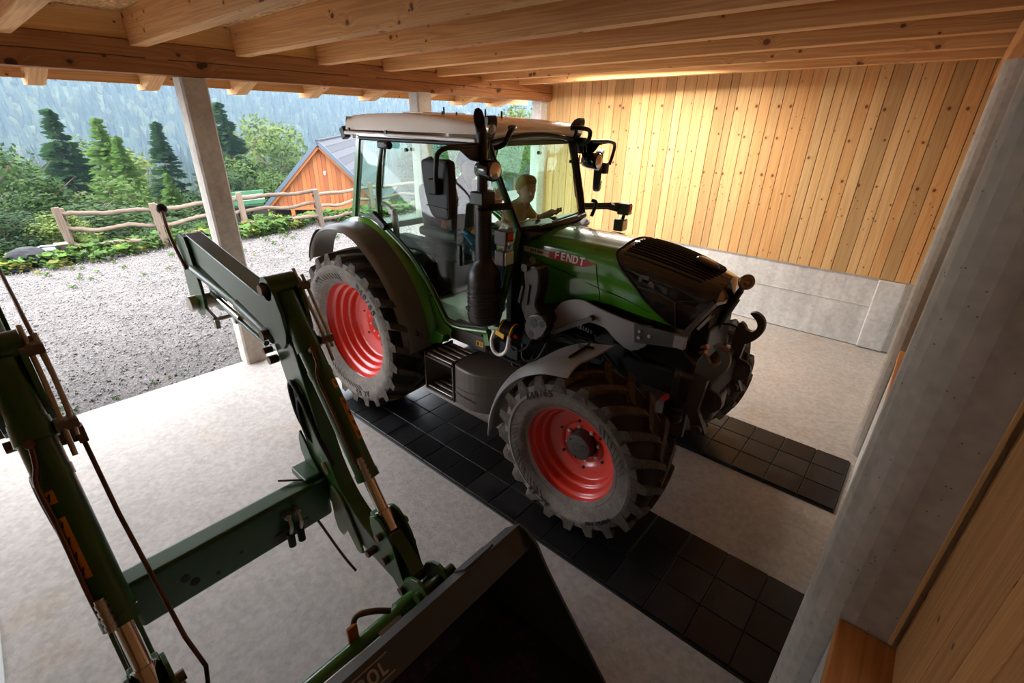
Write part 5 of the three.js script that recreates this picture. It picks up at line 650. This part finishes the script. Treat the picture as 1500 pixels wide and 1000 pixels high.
// ---------------------------------------------------------------- rail fence
{
  const tw = woodTex(401, [170, 150, 132], [112, 92, 76], [60, 46, 38], { knots: 24 }); const wm = (k) => woodMat(tw, new THREE.Color(k, k * .97, k * .94), { roughness: .9 });
  const fm = [wm(.28), wm(.35), wm(.42)], f = thing('rail_fence', 'weathered split rail fence along the far edge of the gravel yard', 'fence', [-8.4, 0, -3]);
  const posts = [[-8.73, .58], [-8.19, -.84], [-8.6, -2.67], [-7.95, -4.26], [-8.35, -6.1], [-8.3, -8.2], [-8.5, -10.5]];
  posts.forEach(([x, z], i) => { part('post', [rb(.07, 1.0, .12, .015, 0, 0, 0, { rx: .04, rz: .03 }).translate(x, .4, z)], fm[i % 3], f); part('post', [rb(.06, .95, .1, .015, 0, 0, 0, { rx: -.03, rz: -.02 }).translate(x - .17, .38, z - .05)], fm[(i + 1) % 3], f); });
  for (let i = 0; i < posts.length - 1; i++) { const [x0, z0] = posts[i], [x1, z1] = posts[i + 1]; [[.75, .045], [.45, .042], [.14, .046]].forEach(([h, r], k) => { const pts = []; for (let q = 0; q <= 6; q++) { const t = -.04 + 1.08 * q / 6; pts.push([lerp(x0, x1, t) - .085, h + .024 * Math.sin(q * 1.7 + i * 2 + k) * (k === 1 ? 1.5 : .7) + (i === 2 ? .1 * t : 0), lerp(z0, z1, t)]); } const g = tube(pts, r, 8, 30); const p = g.attributes.position; for (let a = 0; a < p.count; a++) p.setY(a, p.getY(a) + .012 * (hash2(a >> 3, k, i) - .5)); part('rail', [g], fm[(i + k + (i > 1 ? 1 : 0)) % 3], f, { along: 'z' }); }); }
}
{ // weeds along the fence and tufts in the gravel
  const L = []; for (let i = 0; i < 26; i++) { const a = i * 2.4, r = .02 + .09 * rnd(), y = .03 + .13 * rnd(), w = rr(.025, .06); L.push([Math.cos(a) * r, y, Math.sin(a) * r, Math.cos(a) * w, rr(-.02, .03), Math.sin(a) * w, -Math.sin(a) * w * .6, .015, Math.cos(a) * w * .6]); } const g = leafGeo(L), list = [];
  for (let i = 0; i < 620; i++) { const z = rr(3.2, -9), e = Math.sin(z * 1.9) * .14 + Math.sin(z * .7 + 1) * .16; let x = -8.35 + e + rr(-.75, .38) + (z > 1 ? -.1 : 0) + (z < -1.5 && z > -4 ? .25 : 0); list.push([x, x < -8.9 ? terrain(x, z) : -.02, z, rr(.6, 1.5) * (z < -1.6 && z > -3.6 ? 1.25 : 1), 0, rr(0, 6), 0]); } for (let i = 0; i < 40; i++) list.push([rr(-7.8, -6.2), -.02, rr(1.4, -4), rr(.25, .55), 0, rr(0, 6), 0]); for (let i = 0; i < 14; i++) list.push([rr(-1.95, -1.75), -.02, rr(.5, 2), rr(.12, .25), 0, rr(0, 6), 0]);
  const c = new THREE.Color(); inst('weeds', g, leafMat(0xffffff, .25), list, 'bright green weeds growing along the fence and in the gravel', 'weeds', () => { const k = rr(.7, 1.25); return rnd() < .14 ? c.setRGB(.13 * k, .13 * k, .02) : c.setRGB(.05 * k, .095 * k, .02 * k); });
}
// ---------------------------------------------------------------- orange barn
{
  const ap = V(-17.18, 1.53, -9.55), d = V(-.75, 0, -.66), sd = V(.66, 0, -.75), Pt = (s, y, b) => { const q = ap.clone().addScaledVector(sd, s).addScaledVector(d, b); return [q.x, ap.y + y, q.z]; };
  const B = thing('barn', 'orange board barn with a grey shingle roof below the yard', 'barn', [ap.x, -2.4, ap.z]);
  const mx = new THREE.Matrix4().makeBasis(sd, V(0, 1, 0), d.clone()).setPosition(ap.x, ap.y, ap.z), put = (g) => mirrorFix(g.applyMatrix4(mx));
  const om = [[214, 120, 54], [196, 104, 44], [226, 134, 66]].map((c) => M(new THREE.Color(...c.map((q) => (q / 255) ** 2.2 * .3)), { roughness: .8 }));
  const hw = 2.45; for (let i = 0; i < 26; i++) { const s0 = -hw + i * (2 * hw / 26), s1 = s0 + 2 * hw / 26 - .012, m = (s0 + s1) / 2, top = -.12 - Math.abs(m) * 1.045, bot = -2.78; if (top - bot < .06) continue; part('board', [put(ext([[s0, bot], [s1, bot], [s1, -.12 - Math.abs(s1) * 1.045], [s0, -.12 - Math.abs(s0) * 1.045]], -.03, .0 + (i % 3) * .006))], om[i % 3], B); }
  part('side_wall', [put(bb(-hw, -hw + .1, -4, -2.6, .1, 9)), put(bb(hw - .1, hw, -4, -2.6, .1, 9)), put(bb(-hw, hw, -4, -2.7, 3, 3.1))], M(0x2a1a10, { roughness: .9 }), B);
  part('corner_timber', [put(bb(-1.62, -1.46, -4.4, -2.78, -.05, .1)), put(bb(-.1, .05, -4.4, -2.78, -.02, .12)), put(bb(1.4, 1.55, -4.4, -2.78, -.05, .1)), put(bb(-2.3, 2.3, -2.9, -2.76, -.06, .1))], om[2], B);
  const slope = Math.atan(1.045), len = 3.78; const roofM = [M(0x3e3f44, { roughness: .85, specularIntensity: .3 }), M(0x35363b, { roughness: .85, specularIntensity: .3 })];
  for (const s of [-1, 1]) for (let k = 0; k < 11; k++) { const t = (k + .5) / 11 * len, g = bx(len / 11 + .03, .03, 9.6, 0, 0, 0, { rz: -s * (slope - .035) }).translate(s * t * Math.cos(slope), -t * Math.sin(slope) + .04, 4.5); part('roof_course', [put(g)], roofM[k % 2], B); }
  for (const s of [-1, 1]) { part('barge_board', [put(bx(len, .16, .05, 0, 0, 0, { rz: -s * slope }).translate(s * len / 2 * Math.cos(slope), -len / 2 * Math.sin(slope) - .02, -.32))], M(0x35424f, { roughness: .5 }), B); part('rake_trim', [put(bx(len, .13, .2, 0, 0, 0, { rz: -s * slope }).translate(s * len / 2 * Math.cos(slope) * .98, -len / 2 * Math.sin(slope) - .16, -.16))], om[2], B); }
  part('ridge_cap', [put(bb(-.08, .08, .02, .08, -.35, 9.3))], roofM[1], B); part('wall_lamp', [put(rb(.1, .09, .1, .02, .08, -1.27, -.08)), put(rb(.06, .05, .06, .01, .08, -1.35, -.1))], M(0xdedad2, { roughness: .4 }), B);
  part('foundation', [put(bb(-2.4, 2.4, -5.2, -3.9, -.3, 9))], M(0x5b5650, { roughness: .9 }), B);
}
{ // green trailer beyond the fence and bundle at the yard edge
  const t = thing('farm_trailer', 'green slatted farm trailer standing beyond the fence', 'trailer', [-10.2, -.3, -3.3]); const gm = M(0x1d5232, { roughness: .5 }), gw = M(0xc9c6bd, { roughness: .6 });
  [0, 1, 2].forEach((k) => part('side_board', [bx(.05, .09, 1.15, -10.15, .42 + k * .12, -3.3)], gm, t)); [0, 1].forEach((k) => part('board_gap', [bx(.04, .03, 1.15, -10.16, .48 + k * .12, -3.3)], gw, t)); part('bed', [bb(-11.4, -10.2, .3, .36, -3.85, -2.75)], gm, t); for (const z of [-3.7, -2.9]) part('wheel', [cyl([-10.3, .05, z], [-10.12, .05, z], .22, .22, 20)], black, t); part('chassis', [bb(-11.2, -10.3, .12, .3, -3.6, -3.0)], blackMat, t);
  const bag = (x, y, z, sx, sy, sz, s) => { const g = new THREE.IcosahedronGeometry(1, 3), p = g.attributes.position; for (let i = 0; i < p.count; i++) { const a = p.getX(i), b = p.getY(i), c = p.getZ(i), k = .8 + .35 * vnoise(a * 2 + 9, c * 2 + b * 2 + 9, s, 99, 99) + .1 * vnoise(a * 6 + 30, b * 6 + c * 5 + 30, s, 99, 99); p.setXYZ(i, a * k * sx, Math.max(-.25, b * k) * sy, c * k * sz); } g.computeVertexNormals(); return g.translate(x, y, z); };
  solo('tarp_bundle', [bag(-8.35, .1, 1.25, .22, .2, .3, 3)], M(0x0b0c10, { roughness: .6, specularIntensity: .4 }), [-8.35, 0, 1.25], 'crumpled black plastic bundle lying at the yard edge', 'bundle'); solo('plastic_sheet', [bag(-7.95, .02, 1.5, .09, .04, .22, 7)], M(0x0f1115, { roughness: .6, specularIntensity: .4 }), [-7.95, 0, 1.5], 'flat dark plastic sheet on the gravel before the black bundle', 'sheet');
  const cr = thing('storage_box', 'grey plastic box leaning on the black bundle', 'box', [-8.5, 0, .98]); part('body', [rb(.3, .18, .22, .03, 0, 0, 0, { rz: .3, ry: .4 }).translate(-8.5, .14, .98)], M(0x666a6c, { roughness: .5 }), cr); part('lid', [rb(.32, .03, .24, .01, 0, 0, 0, { rz: .3, ry: .4 }).translate(-8.53, .24, .98)], M(0x8b8f90, { roughness: .5 }), cr);
  const sp = thing('stump', 'small dark wooden block beside the grey box', 'block', [-8.6, 0, .72]); part('block', [rb(.14, .16, .16, .02, -8.6, .16, .72)], M(0x2c2622, { roughness: .8 }), sp); part('cap', [rb(.17, .03, .2, .01, -8.6, .25, .72)], M(0x80705c, { roughness: .8 }), sp);
}
solo('panel_sheet', [bx(.9, .012, .5, 0, 0, 0, { ry: -.04 }).translate(.95, .007, 2.74)], M(0xc9c9c6, { roughness: .6 }), [.95, 0, 2.74], 'pale flat sheet lying on the floor beside the loader', 'sheet');
renderer.render(scene, camera);
